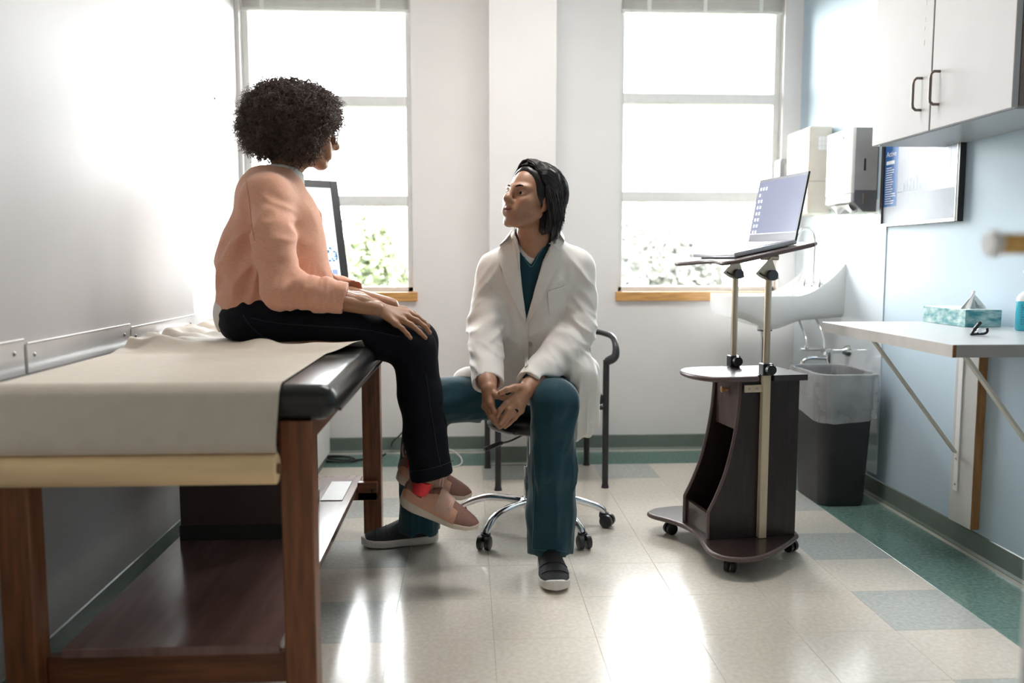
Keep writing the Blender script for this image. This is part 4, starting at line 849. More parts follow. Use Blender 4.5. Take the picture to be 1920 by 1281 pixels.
MB().tube([(0.115, 4.48, 0.40), (0.655, 4.50, 0.40)], 0.011, 10).build('cross_bar', M_CHB, vc, 50)
MB().tube([(fl_[0], fl_[1], 0.40), (fr_[0], fr_[1], 0.40)], 0.011, 10).build('cross_bar', M_CHB, vc, 50)
for f_, b2, sg in ((fl_, bl2, -1), (fr_, br2, 1)):
    pts = [(b2[0]-0.005*sg, b2[1], 0.735), (b2[0]+0.01*sg, b2[1]-0.15, 0.748), (f_[0]+0.012*sg, f_[1]+0.14, 0.752), (f_[0]+0.035*sg, f_[1]+0.03, 0.742), (f_[0]+0.042*sg, f_[1]-0.02, 0.70), (f_[0]+0.038*sg, f_[1]-0.025, 0.655), (f_[0]+0.012*sg, f_[1]-0.008, 0.632), (f_[0], f_[1], 0.628)]
    MB().tube(spline(pts, 40), np.concatenate([np.full(20, 0.014), np.linspace(0.014, 0.022, 12), np.linspace(0.022, 0.018, 8)]), 14).build('armrest', M_CHA, vc, 60)
# ================================================================== implicit modelling (smooth unions -> surface nets)
_LAT = np.random.RandomState(42).rand(32, 32, 32).astype(np.float32)
def vnoise(p):
    """smooth value noise in [-1,1]; p (...,3)"""
    i = np.floor(p).astype(int); f = (p-i); f = f*f*(3-2*f); i &= 31; j = (i+1) & 31
    g = lambda a, b, c: _LAT[a, b, c]
    x0, y0, z0 = i[..., 0], i[..., 1], i[..., 2]; x1, y1, z1 = j[..., 0], j[..., 1], j[..., 2]; u, v, w = f[..., 0], f[..., 1], f[..., 2]
    a = g(x0, y0, z0)*(1-u)+g(x1, y0, z0)*u; b = g(x0, y1, z0)*(1-u)+g(x1, y1, z0)*u
    c = g(x0, y0, z1)*(1-u)+g(x1, y0, z1)*u; d = g(x0, y1, z1)*(1-u)+g(x1, y1, z1)*u
    return ((a*(1-v)+b*v)*(1-w)+(c*(1-v)+d*v)*w)*2-1
def ridge(p): return 1-np.abs(vnoise(p))*2
A3 = lambda v: np.asarray(v, float)
class Vol:
    def __init__(s, lo, hi, h):
        s.lo = A3(lo); s.h = h; s.n = np.ceil((A3(hi)-s.lo)/h).astype(int)+1
        s.D = np.full(tuple(s.n), 9.0, np.float32); s.ax = [s.lo[k]+h*np.arange(s.n[k]) for k in range(3)]
    def reg(s, lo, hi):
        a = np.clip(np.floor((A3(lo)-s.lo)/s.h).astype(int), 0, s.n-1); b = np.clip(np.ceil((A3(hi)-s.lo)/s.h).astype(int)+1, 1, s.n)
        sl = tuple(slice(int(a[k]), int(max(b[k], a[k]+1))) for k in range(3))
        X, Y, Z = np.meshgrid(s.ax[0][sl[0]], s.ax[1][sl[1]], s.ax[2][sl[2]], indexing='ij')
        return sl, np.stack([X, Y, Z], -1)
    def mix(s, sl, d, k):
        a = s.D[sl]
        if k <= 0: s.D[sl] = np.minimum(a, d); return
        h = np.maximum(k-np.abs(a-d), 0)/k; s.D[sl] = np.minimum(a, d)-h*h*k*0.25
    def cut(s, sl, d, k):
        a = s.D[sl]; b = -d
        if k <= 0: s.D[sl] = np.maximum(a, b); return
        h = np.maximum(k-np.abs(a-b), 0)/k; s.D[sl] = np.maximum(a, b)+h*h*k*0.25
    def rc(s, a, b, ra, rb=None, k=0.02, sub=False, flat=None):
        """round cone a->b; flat=(vec,scale): squash along vec"""
        a, b = A3(a), A3(b); rb = ra if rb is None else rb; m = max(ra, rb)*(max(1, flat[1]) if flat else 1)+k+3*s.h
        sl, p = s.reg(np.minimum(a, b)-m, np.maximum(a, b)+m)
        q = p-a; ab = b-a
        if flat:
            n = A3(flat[0]); n = n/np.linalg.norm(n); q = q+n*((q@n)*(1/flat[1]-1))[..., None]; ab = ab+n*((ab@n)*(1/flat[1]-1))
        t = np.clip(q@ab/max(ab@ab, 1e-9), 0, 1); d = np.linalg.norm(q-t[..., None]*ab, axis=-1)-(ra+(rb-ra)*t)
        if flat and flat[1] < 1: d = d*flat[1]**0.5
        (s.cut if sub else s.mix)(sl, d, k)
    def chain(s, pts, rad, k=0.012, kk=0.02, flat=None):
        for i in range(len(pts)-1): s.rc(pts[i], pts[i+1], rad[i], rad[i+1], k if i else kk, flat=flat)
    def ell(s, c, r, R=None, k=0.02, sub=False):
        c, r = A3(c), A3(r); m = r.max()+k+3*s.h; sl, p = s.reg(c-m, c+m); q = p-c
        if R is not None: q = q@np.asarray(R)
        k0 = np.linalg.norm(q/r, axis=-1); k1 = np.linalg.norm(q/(r*r), axis=-1); d = k0*(k0-1)/np.maximum(k1, 1e-6)
        (s.cut if sub else s.mix)(sl, d, k)
    def plane(s, p0, n, k=0.0, lo=None, hi=None):
        """remove the half space on the side n points to"""
        n = A3(n)/np.linalg.norm(n)
        sl, p = s.reg(s.lo if lo is None else lo, s.lo+s.h*s.n if hi is None else hi)
        s.cut(sl, -((p-A3(p0))@n), k)
    def field(s, fn, lo=None, hi=None, band=0.028):
        sl, p = s.reg(s.lo if lo is None else lo, s.lo+s.h*s.n if hi is None else hi); D = s.D[sl]; m = np.abs(D) < band
        if m.any(): D[m] = fn(p[m], D[m])
    def mesh(s):
        D = s.D; S = D < 0; n = D.shape
        c = np.zeros((n[0]-1, n[1]-1, n[2]-1), np.uint8)
        for dx in (0, 1):
            for dy in (0, 1):
                for dz in (0, 1): c += S[dx:n[0]-1+dx, dy:n[1]-1+dy, dz:n[2]-1+dz]
        act = (c > 0) & (c < 8); I = np.argwhere(act); idx = np.full(act.shape, -1, np.int64); idx[act] = np.arange(len(I))
        sm = np.zeros((len(I), 3)); ct = np.zeros(len(I))
        corners = [(0, 0, 0), (1, 0, 0), (0, 1, 0), (1, 1, 0), (0, 0, 1), (1, 0, 1), (0, 1, 1), (1, 1, 1)]
        val = [np.clip(D[I[:, 0]+a, I[:, 1]+b, I[:, 2]+d], -3*s.h, 3*s.h) for a, b, d in corners]
        for a in range(8):
            for b in range(a+1, 8):
                if sum(abs(corners[a][k]-corners[b][k]) for k in range(3)) != 1: continue
                va, vb = val[a], val[b]; m = (va < 0) != (vb < 0); t = np.where(m, va/np.where(m, va-vb, 1), 0)
                pos = A3(corners[a])+t[:, None]*(A3(corners[b])-A3(corners[a])); sm[m] += pos[m]; ct[m] += 1
        V = s.lo+s.h*(I+sm/np.maximum(ct, 1)[:, None]); F = []
        for axis in range(3):
            o1, o2 = [(1, 2), (2, 0), (0, 1)][axis]
            s0 = [slice(None)]*3; s1 = [slice(None)]*3; s0[axis] = slice(0, n[axis]-1); s1[axis] = slice(1, n[axis])
            for q in (o1, o2): s0[q] = slice(1, n[q]-1); s1[q] = slice(1, n[q]-1)
            A, B = S[tuple(s0)], S[tuple(s1)]; E = np.argwhere(A != B)
            if not len(E): continue
            flip = A[E[:, 0], E[:, 1], E[:, 2]]
            base = E.copy(); base[:, o1] += 1; base[:, o2] += 1
            def cell(d1, d2): q = base.copy(); q[:, o1] += d1; q[:, o2] += d2; return idx[q[:, 0], q[:, 1], q[:, 2]]
            Q = np.stack([cell(-1, -1), cell(0, -1), cell(0, 0), cell(-1, 0)], 1); Q[~flip] = Q[~flip][:, ::-1]; F.append(Q)
        F = np.concatenate(F); F = F[(F >= 0).all(1)]
        return V, F
def vnormals(V, F):
    n = np.zeros_like(V); fn = np.cross(V[F[:, 2]]-V[F[:, 0]], V[F[:, 3]]-V[F[:, 1]])
    for k in range(4): np.add.at(n, F[:, k], fn)
    return n/np.maximum(np.linalg.norm(n, axis=1, keepdims=True), 1e-12)
def relax(V, F, it=2, f=0.5):
    for _ in range(it):
        s_ = np.zeros_like(V); c = np.zeros(len(V))
        for a, b in ((0, 1), (1, 2), (2, 3), (3, 0)):
            np.add.at(s_, F[:, a], V[F[:, b]]); np.add.at(s_, F[:, b], V[F[:, a]]); np.add.at(c, F[:, a], 1); np.add.at(c, F[:, b], 1)
        V = V*(1-f)+f*s_/np.maximum(c, 1)[:, None]
    return V
def npmesh(name, V, F, m, parent, col=None, label=None):
    off = np.array(parent['_o']) if parent is not None else np.zeros(3)
    me = bpy.data.meshes.new(name); V = np.ascontiguousarray(V-off, np.float32)
    me.vertices.add(len(V)); me.vertices.foreach_set('co', V.ravel())
    F = np.asarray(F); k = F.shape[1]
    me.loops.add(F.size); me.loops.foreach_set('vertex_index', np.ascontiguousarray(F.ravel(), np.int32))
    me.polygons.add(len(F)); me.polygons.foreach_set('loop_start', np.arange(0, F.size, k, dtype=np.int32))
    me.polygons.foreach_set('use_smooth', np.ones(len(F), bool)); me.update(calc_edges=True); me.validate()
    me.materials.append(m)
    if col is not None:
        ca_ = me.color_attributes.new('Col', 'FLOAT_COLOR', 'POINT'); cc_ = np.ones((len(V), 4), np.float32); cc_[:, :3] = col; ca_.data.foreach_set('color', cc_.ravel())
    o = bpy.data.objects.new(name, me); COL.objects.link(o)
    if parent is not None: o.parent = parent
    o['_o'] = [float(q) for q in off]
    if label: o['label'] = label
    return o
def joinm(parts):
    Vs, Fs, n = [], [], 0
    for V, F in parts: Vs.append(V); Fs.append(np.asarray(F)+n); n += len(V)
    return np.concatenate(Vs), np.concatenate(Fs)
def head_frame(c, yaw_dir, pitch, roll=0.0):
    """columns: f (face direction), l (person's left), u"""
    f = A3([yaw_dir[0], yaw_dir[1], 0]); f /= np.linalg.norm(f); l = np.cross([0, 0, 1.0], f)
    p = math.radians(pitch); F_ = f*math.cos(p)+A3([0, 0, 1])*math.sin(p); U_ = np.cross(F_, l)
    r = math.radians(roll); L2 = l*math.cos(r)+U_*math.sin(r); U2 = np.cross(F_, L2)
    return np.stack([F_, L2, U2], 1)
def build_head(c, R, neck_pts, neck_rad, h=0.0022, scale=1.0, male=True, smile=0.0):
    """returns V,F, local coords of verts"""
    w = lambda f, l, u: A3(c)+R@(A3([f, l, u])*scale)
    lo = A3(c)-0.165; hi = A3(c)+0.165
    for q in neck_pts: lo = np.minimum(lo, A3(q)-0.09); hi = np.maximum(hi, A3(q)+0.09)
    v = Vol(lo, hi, h); S = scale
    E = lambda f, l, u, r, k=0.012, sub=False: v.ell(w(f, l, u), A3(r)*S, R, k*S, sub)
    C = lambda a, b, ra, rb, k=0.010, sub=False: v.rc(w(*a), w(*b), ra*S, rb*S, k*S, sub)
    E(-0.014, 0, 0.030, (0.096, 0.073, 0.086))
    E(0.026, 0, -0.004, (0.062, 0.0605, 0.088), 0.02)
    E(0.030, 0, -0.066, (0.052, 0.056 if male else 0.046, 0.047), 0.025)
    E(0.073, 0, -0.100, (0.018, 0.021 if male else 0.017, 0.016), 0.022)
    for s in (-1, 1):
        C((0.008, s*(0.059 if male else 0.055), -0.056), (0.066, s*0.022, -0.101), 0.014, 0.015, 0.02)     # jaw line
        E(0.060, s*0.038, -0.028, (0.026, 0.024, 0.022), 0.025)                       # cheek bone
        C((0.074, s*0.046, 0.018), (0.088, s*0.014, 0.016), 0.008, 0.009, 0.018)      # brow
        E(0.100, s*0.033, -0.002, (0.020, 0.019, 0.013), 0.016, True)                 # socket
        E(0.0735, s*0.0325, -0.003, (0.0150, 0.0170, 0.0120), 0.006)                  # lids
        E(0.0905, s*0.0330, -0.0025, (0.013, 0.0148, 0.0056), 0.002, True)            # eye opening
        E(0.0950, s*0.0120, -0.036, (0.012, 0.0085, 0.0085), 0.008)                   # nostril wing
        E(0.1030, s*0.0065, -0.0455, (0.006, 0.0036, 0.004), 0.003, True)
        C((0.078, s*0.030, -0.044), (0.082, s*0.030, -0.068), 0.010, 0.009, 0.02)     # mouth corner fold
        E(-0.006, s*0.0735, -0.008, (0.017, 0.0075, 0.030), 0.008)                    # ear
        E(-0.002, s*0.0815, -0.004, (0.009, 0.006, 0.018), 0.004, True)
        E(0.000, s*0.0725, -0.036, (0.009, 0.0065, 0.010), 0.006)
    C((0.089, 0, 0.012), (0.109, 0, -0.022), 0.0080, 0.0105, 0.014)
    E(0.112, 0, -0.030, (0.0135, 0.0135, 0.0120), 0.010)
    E(0.085, 0, -0.062, (0.016, 0.030, 0.020), 0.018)                                 # muzzle
    up = -0.0590; lo_ = -0.0705
    C((0.0885, -0.022, up-0.003), (0.0985, -0.004, up), 0.0036, 0.0050, 0.005); C((0.0885, 0.022, up-0.003), (0.0975, 0.004, up), 0.0036, 0.0050, 0.005)
    C((0.0975, -0.004, up), (0.0975, 0.004, up), 0.0050, 0.0050, 0.004)
    C((0.0880, -0.019, lo_+0.003), (0.0940, 0, lo_), 0.0042, 0.0066, 0.005); C((0.0880, 0.019, lo_+0.003), (0.0940, 0, lo_), 0.0042, 0.0066, 0.005)
    E(0.104, 0, -0.0648, (0.014, 0.021, 0.0013+smile), 0.003, True)
    v.rc(w(-0.030, 0, -0.045), neck_pts[0], 0.050*S, neck_rad[0], 0.03)
    for i in range(len(neck_pts)-1): v.rc(neck_pts[i], neck_pts[i+1], neck_rad[i], neck_rad[i+1], 0.03)
    V, F = v.mesh(); V = relax(V, F, 1, 0.4)
    return V, F, ((V-A3(c))@R)/S
def face_colours(loc, skin, lip, stubble=None):
    col = np.tile(A3(skin), (len(loc), 1)); f, l, u = loc.T
    m = np.clip(1.15-np.sqrt((l/0.0235)**2+((u+0.0650)/0.0125)**2), 0, 0.35)/0.35*(f > 0.084); col = col*(1-m[:, None])+A3(lip)*m[:, None]
    if stubble is not None:
        b = np.clip(1-np.sqrt((l/0.07)**2+((u+0.078)/0.038)**2+((f-0.055)/0.065)**2), 0, 1)*0.9; b = np.clip(b*1.6, 0, 0.8)*(1-m); col = col*(1-b[:, None])+A3(stubble)*b[:, None]  # darker stubble tint around mouth and jaw
    ck = np.clip(1-np.sqrt(((np.abs(l)-0.04)/0.025)**2+((u+0.03)/0.025)**2), 0, 1)*(f > 0.03)*0.35; col[:, 0] *= 1+0.25*ck; 
    return np.clip(col, 0, 1)
def eyes(parent, c, R, S, look):
    M_W = mat('eye_white', (0.55, 0.50, 0.47), 0.3, var=0.02, spec=0.3); M_I = mat('iris_brown', (0.012, 0.006, 0.004), 0.3, var=0.1, spec=0.2)
    for s in (-1, 1):
        p = A3(c)+R@(A3([0.0732, s*0.0325, -0.003])*S); d = A3(look)-p; d /= np.linalg.norm(d)
        u = np.cross(d, [0, 0, 1.0]); u /= np.linalg.norm(u); w = np.cross(u, d); M = frame(p, u, w, d)
        eb = MB().lathe([(0.0001, -0.0128)]+[(0.0128*math.cos(a), 0.0128*math.sin(a)) for a in np.linspace(-1.4, 1.4, 14)]+[(0.0001, 0.0128)], (0, 0, 0), 'z', 18, M=M).build('eye', M_W, parent, 180)
        MB().lathe([(0.0001, 0.0135), (0.003, 0.0134), (0.0062, 0.01215), (0.0064, 0.0115), (0.0001, 0.011)], (0, 0, 0), 'z', 18, M=M).build('iris', M_I, eb, 180)
def brows(parent, c, R, S, m, thick=0.0036):
    for s in (-1, 1):
        pts = [A3(c)+R@(A3(q)*S) for q in ((0.0955, s*0.012, 0.0155), (0.0945, s*0.022, 0.0205), (0.089, s*0.034, 0.0225), (0.079, s*0.046, 0.0175))]
        MB().tube(spline(pts, 14), np.concatenate([np.linspace(thick*0.8, thick, 6), np.linspace(thick, 0.001, 8)]), 8, flat=(1.0, 1.0)).build('eyebrow', m, parent, 180)
def strands_mesh(paths, rad, n=4):
    """paths (m,k,3), rad (k,) or (m,k)"""
    m, k, _ = paths.shape; rad = np.broadcast_to(rad, (m, k))
    T = np.gradient(paths, axis=1); T /= np.maximum(np.linalg.norm(T, axis=2, keepdims=True), 1e-9)
    ref = np.where(np.abs(T[..., 2:3]) < 0.9, A3([0, 0, 1.0]), A3([1.0, 0, 0])); A = np.cross(ref, T); A /= np.maximum(np.linalg.norm(A, axis=2, keepdims=True), 1e-9)
    ok = np.sum(A[:, 1:]*A[:, :-1], -1); B = np.cross(T, A)
    an = 2*PI*np.arange(n)/n
    V = paths[:, :, None]+rad[:, :, None, None]*(A[:, :, None]*np.cos(an)[None, None, :, None]+B[:, :, None]*np.sin(an)[None, None, :, None])
    idx = np.arange(m*k*n).reshape(m, k, n); a = idx[:, :-1]; b = idx[:, 1:]
    F = np.stack([a, np.roll(a, -1, 2), np.roll(b, -1, 2), b], -1).reshape(-1, 4)
    return V.reshape(-1, 3), F
def finger(v, pts, r0, r1, k=0.004, kk=0.008):
    r = np.linspace(r0, r1, len(pts)); v.chain(pts, r, k, kk)
def shoe(parent, name, heel, toe, upv, L, Wd, spec, mats, label=None):
    """heel: heel-end point on the sole underside, toe: direction; spec: functions of s in 0..1"""
    a = A3(toe)/np.linalg.norm(toe); s_ = np.cross(a, upv); s_ /= np.linalg.norm(s_); u = np.cross(s_, a)
    root = None
    ns = 40; ss = 0.5-0.5*np.cos(np.linspace(0, PI, ns)); ss = np.clip(ss, 0.004, 0.996)
    def width(s): return Wd/2*np.interp(s, [0, 0.02, 0.06, 0.15, 0.3, 0.45, 0.6, 0.72, 0.85, 0.93, 0.975, 1.0], [0.12, 0.42, 0.60, 0.76, 0.78, 0.80, 0.94, 1.0, 0.92, 0.72, 0.47, 0.12])
    bot = lambda s: np.interp(s, [0, 0.08, 0.2, 0.7, 0.88, 1.0], spec['bot'])
    mid = lambda s: np.interp(s, [0, 0.15, 0.4, 0.7, 0.9, 1.0], spec['mid'])
    top = lambda s: np.interp(s, spec['ts'], spec['top'])
    W3 = lambda s, x, z: A3(heel)+a*(s*L)+s_*x+u*z
    nr = 24
    G = []
    for s in ss:
        w = width(s); ring = []
        for k in range(nr):
            t = 2*PI*k/nr; cx, cz = math.cos(t), math.sin(t); e = lambda q: math.copysign(abs(q)**0.45, q)
            zb, zm = bot(s), mid(s); ring.append(W3(s, w*e(cx)*(1.0 if cz > -0.5 else 0.95), (zb+zm)/2+(zm-zb)/2*e(cz)))
        G.append(ring)
    V = np.array(G).reshape(-1, 3); F = [(i*nr+k, i*nr+(k+1) % nr, (i+1)*nr+(k+1) % nr, (i+1)*nr+k) for i in range(ns-1) for k in range(nr)]
    mbs = MB().add(V, F+[tuple(range(nr)), tuple((ns-1)*nr+k for k in range(nr))])
    G = []
    for s in ss:
        w = width(np.clip(s, 0.012, 0.988))*0.955; ring = []; zt_ = top(s); zm = mid(s)-0.006; hh = max(zt_-zm, 0.004)
        pinch = np.interp(s, [0, 0.1, 0.3, 0.5, 0.75, 1], spec['pinch'])
        for k in range(nr):
            t = PI*(k/(nr-1)); z = math.sin(t)**0.8; x = math.copysign(abs(math.cos(t))**0.7, math.cos(t))
            ring.append(W3(s*0.985+0.006, w*x*(1-pinch*z**2), zm+hh*z))
        G.append(ring)
    V = np.array(G); return mbs, V, (a, s_, u, W3, width, mid, top)
# ================================================================== WOMAN seated on the table
SKIN_W = (0.36, 0.185, 0.105)
M_SKINW = mat('skin_warm_brown', SKIN_W, 0.42, attr='Col', sss=0.08, var=0.08, vscale=60, bump=0.05, bscale=500)
wm = thing('person', 'woman in peach cardigan and dark jeans sitting on the exam table', 'person', (-0.70, 2.95, ZT+0.01))
# ---- key joints
WH = P(571, 249, 2.97); WR = head_frame(WH, (math.cos(math.radians(20)), math.sin(math.radians(20))), -7)
w_neck = [P(541, 308, 2.965), P(524, 345, 2.95)]
w_shN, w_shF = P(497, 362, 2.79), P(520, 362, 3.12)
w_elN, w_wrN = P(532, 547, 2.715), P(706, 579, 2.735)
w_elF, w_wrF = P(570, 530, 3.10), P(735, 572, 2.99)
w_hipN, w_hipF = P(470, 606, 2.84), P(478, 600, 3.04)
w_kneeN, w_kneeF = P(776, 651, 2.80), P(783, 640, 3.00)
w_ankN, w_ankF = P(797, 905, 2.83), P(798, 880, 3.03)
# ---- body (one continuous mesh: core, then fine head and hands grown into it)
v = Vol((-1.0, 2.60, 0.15), (-0.02, 3.25, 1.48), 0.006)
v.ell(P(480, 586, 2.95), (0.125, 0.155, 0.10)); v.rc(P(480, 586, 2.95), P(486, 480, 2.95), 0.10, 0.095, 0.05, flat=((0, 1, 0), 1.35)); v.rc(P(486, 480, 2.95), P(505, 390, 2.95), 0.10, 0.105, 0.05, flat=((0, 1, 0), 1.3))
v.rc(w_shN+A3([0, 0.05, -0.03]), w_shF+A3([0, -0.05, -0.03]), 0.045, 0.045, 0.04); v.rc(P(510, 370, 2.95), w_neck[1], 0.07, 0.055, 0.04)
v.chain([w_shN+A3([0, 0.03, -0.03]), w_elN, w_wrN], [0.036, 0.034, 0.024]); v.chain([w_shF+A3([0, -0.03, -0.03]), w_elF, w_wrF], [0.036, 0.034, 0.024])
v.chain([w_hipN, w_kneeN, w_ankN], [0.072, 0.052, 0.035]); v.chain([w_hipF, w_kneeF, w_ankF], [0.072, 0.052, 0.035])
parts = [v.mesh()]; core_n = len(parts[0][0])
hV, hF, hl = build_head(WH, WR, w_neck, [0.046, 0.054], male=False, scale=0.985)
# near hand (her right) resting on the knee
def hand_w(dy, off, near):
    q = lambda px, py, y: P(px+off[0], py+off[1], y+dy)
    hv = Vol(np.minimum(q(660, 540, 2.72), q(830, 660, 2.72))-0.05, np.maximum(q(660, 540, 2.80), q(830, 650, 2.80))+0.05, 0.0022)
    wr = q(704, 577, 2.745); mc = [q(742, 607, 2.715), q(754, 600, 2.735), q(762, 593, 2.758), q(766, 587, 2.780)]
    hv.chain([q(650, 563, 2.74), q(680, 570, 2.742), wr], [0.030, 0.0265, 0.0235], 0.02, 0.02, flat=None)
    for m, r in zip(mc, (0.0105, 0.0115, 0.012, 0.012)): hv.rc(wr+(m-wr)*0.12, m, 0.0150, r, 0.014)
    finger(hv, [mc[0], q(754, 616, 2.712), q(764, 627, 2.710), q(770, 634, 2.710)], 0.0092, 0.0064)
    finger(hv, [mc[1], q(771, 609, 2.728), q(787, 623, 2.724), q(798, 634, 2.722)], 0.0100, 0.0066)
    finger(hv, [mc[2], q(781, 601, 2.756), q(797, 613, 2.754), q(806, 624, 2.752)], 0.0102, 0.0068)
    finger(hv, [mc[3], q(782, 594, 2.784), q(795, 604, 2.786), q(803, 613, 2.786)], 0.0098, 0.0068)
    finger(hv, [wr+(mc[3]-wr)*0.2, q(735, 590, 2.80), q(755, 602, 2.815), q(768, 612, 2.82)], 0.0125, 0.0078)
    V, F = hv.mesh(); return relax(V, F, 1, 0.4)*1.0, F
hn = hand_w(0.0, (0, 0), True); hf = hand_w(0.235, (-6, -6), False)
parts += [(hV, hF), hn, hf]
V, F = joinm(parts)
col = np.tile(A3(SKIN_W), (len(V), 1)); col[core_n:core_n+len(hV)] = face_colours(hl, SKIN_W, (0.30, 0.09, 0.07))
npmesh('body', V, F, M_SKINW, wm, col)
eyes(wm, WH, WR, 0.985, P(960, 360, 3.1)); brows(wm, WH, WR, 0.985, mat('brow_dark', (0.02, 0.012, 0.01), 0.8, var=0.2), 0.0026)
# finger nails
for (px, py, y) in ((770.5, 633, 2.7035), (798.5, 632.5, 2.7155), (806.5, 622.5, 2.7455)):
    MB().lathe([(0.0001, 0.0018), (0.003, 0.0014), (0.0044, 0.0)], (0, 0, 0), 'z', 12, M=frame(P(px, py, y), A3([0.8, 0, -0.6]), A3([0, 1.0, 0]), A3([0.5, -0.55, 0.67]))).build('fingernail', mat('nail_pale', (0.50, 0.30, 0.22), 0.25, var=0.03), wm, 180)
# wrist bangle on the far arm
# ---- glasses (dark rims seen past her cheek)
M_GL = mat('dark_glasses', (0.02, 0.015, 0.015), 0.3, var=0.1)
gl = None
for s in (-1, 1):
    c = WH+WR@(A3([0.106, s*0.034, -0.006]))
    ring = [c+WR@(A3([-0.004*abs(math.cos(t)), 0.024*math.cos(t), 0.019*math.sin(t)])) for t in np.linspace(0, 2*PI, 26)]
    o = MB().tube(ring, 0.0019, 6, cap=False).build('glasses_rim', M_GL, wm if gl is None else gl, 180)
    if gl is None: gl = o
    MB().tube([WH+WR@A3([0.100, s*0.057, 0.0]), WH+WR@A3([0.05, s*0.074, 0.004]), WH+WR@A3([-0.01, s*0.078, 0.004])], 0.0017, 6).build('glasses_arm', M_GL, gl, 180)
MB().tube([WH+WR@A3([0.107, -0.011, -0.002]), WH+WR@A3([0.110, 0, 0.002]), WH+WR@A3([0.107, 0.011, -0.002])], 0.0017, 6).build('glasses_bridge', M_GL, gl, 180)
# ---- hair: dense core plus curls
M_HAIRW = mat('curly_dark_brown_hair', (0.062, 0.026, 0.018), 0.5, var=0.5, vscale=60, sheen=0.15)
hc = P(543, 221, 2.965); rg = np.random.RandomState(21)
hvV = Vol(hc-0.22, hc+0.22, 0.005)
HR = head_frame(hc, (1, 0.15), -12)
hvV.ell(hc, (0.142, 0.134, 0.116), HR, 0.03); hvV.ell(P(505, 245, 2.96), (0.085, 0.105, 0.085), None, 0.04); hvV.ell(P(590, 212, 2.98), (0.075, 0.105, 0.075), None, 0.04); hvV.ell(P(560, 265, 2.90), (0.062, 0.05, 0.06), None, 0.03)
hvV.field(lambda p, D: D+0.008*vnoise(p*70)+0.004*vnoise(p*160))
# leave the face free
fc = WH+WR@A3([0.098, 0, -0.055]); hvV.ell(fc, (0.075, 0.10, 0.085), WR, 0.02, True)
V0, F0 = hvV.mesh(); N0 = vnormals(V0, F0)
sel = rg.choice(len(V0), 5200); base = V0[sel]-N0[sel]*0.006; nn = N0[sel]
kk = 13; t = np.linspace(0, 1, kk)[None, :, None]
e1 = np.cross(nn, rg.normal(size=nn.shape)); e1 /= np.linalg.norm(e1, axis=1, keepdims=True); e2 = np.cross(nn, e1)
ln = rg.uniform(0.014, 0.046, (len(sel), 1, 1)); rad = rg.uniform(0.004, 0.0095, (len(sel), 1, 1)); ph = rg.uniform(0, 6.28, (len(sel), 1, 1)); tw_ = rg.uniform(6, 11, (len(sel), 1, 1))
ben = e1[:, None]*rg.normal(size=(len(sel), 1, 1))*0.010
paths = base[:, None]+nn[:, None]*(ln*t)+ben*t*t+rad*(e1[:, None]*np.cos(ph+tw_*t)+e2[:, None]*np.sin(ph+tw_*t))+A3([0, 0, -0.006])*t*t
cV, cF = strands_mesh(paths, np.linspace(0.0014, 0.0006, kk)[None, :], 3)
V, F = joinm([(V0, F0), (cV, cF)])
npmesh('hair', V, F, M_HAIRW, wm)
# ---- jeans
M_JEAN = mat('dark_denim', (0.0045, 0.0055, 0.010), 0.75, var=0.35, vscale=220, bump=0.10, bscale=420, spec=0.15)
v = Vol((-1.0, 2.60, 0.25), (-0.02, 3.28, 1.02), 0.005)
v.ell(P(494, 592, 2.95), (0.148, 0.185, 0.105), None, 0.03); v.rc(P(488, 560, 2.95), P(492, 600, 2.95), 0.112, 0.12, 0.04, flat=((0, 1, 0), 1.35))
v.rc(w_hipN+A3([0.02, 0, 0.004]), P(640, 612, 2.825), 0.094, 0.082, 0.04); v.rc(P(640, 612, 2.825), w_kneeN, 0.082, 0.068, 0.04)
v.rc(w_hipF+A3([0.02, 0, 0.004]), P(650, 605, 3.03), 0.092, 0.082, 0.04); v.rc(P(650, 605, 3.03), w_kneeF, 0.082, 0.068, 0.04)
hemN, hemF = P(811, 893, 2.83), P(812, 868, 3.03)
v.chain([w_kneeN+A3([0.002, 0, -0.005]), P(788, 740, 2.81), P(797, 820, 2.82), P(813, 915, 2.83)], [0.068, 0.068, 0.069, 0.074], 0.03, 0.03)
v.chain([w_kneeF, P(792, 735, 3.0), P(800, 800, 3.02), P(812, 890, 3.03)], [0.067, 0.066, 0.066, 0.070], 0.03, 0.03)
v.plane(hemN, (0.18, 0, -1), lo=(-0.4, 2.6, 0.2), hi=(0.1, 2.935, 0.45)); v.plane(hemF, (0.18, 0, -1), lo=(-0.4, 2.92, 0.2), hi=(0.1, 3.3, 0.45))
for hm in (hemN, hemF): v.rc(hm+A3([-0.002, 0, 0.02]), hm+A3([0.006, 0, -0.05]), 0.060, 0.064, 0.0, sub=True)
v.plane((0, 0, ZT+0.012), (0, 0, -1), 0.02, lo=(-1, 2.6, 0.7), hi=(-0.34, 3.3, 0.9))
def jf(p, D):
    kneeb = np.exp(-((p-P(745, 690, 2.80))/A3([0.09, 0.3, 0.09]))**2@A3([1, 1, 1])); hipb = np.exp(-((p-P(490, 600, 2.85))/A3([0.16, 0.4, 0.10]))**2@A3([1, 1, 1]))
    return D-0.004*kneeb*ridge(p*A3([30, 6, 26]))-0.003*hipb*ridge(p*A3([16, 8, 40]))-0.0022*vnoise(p*A3([18, 18, 9]))
v.field(jf)
V, F = v.mesh(); V = relax(V, F, 1, 0.4); jn = npmesh('jeans', V, F, M_JEAN, wm)
from mathutils.bvhtree import BVHTree
def bvh(V, F): return BVHTree.FromPolygons([tuple(q) for q in V.tolist()], [tuple(q) for q in F.tolist()])
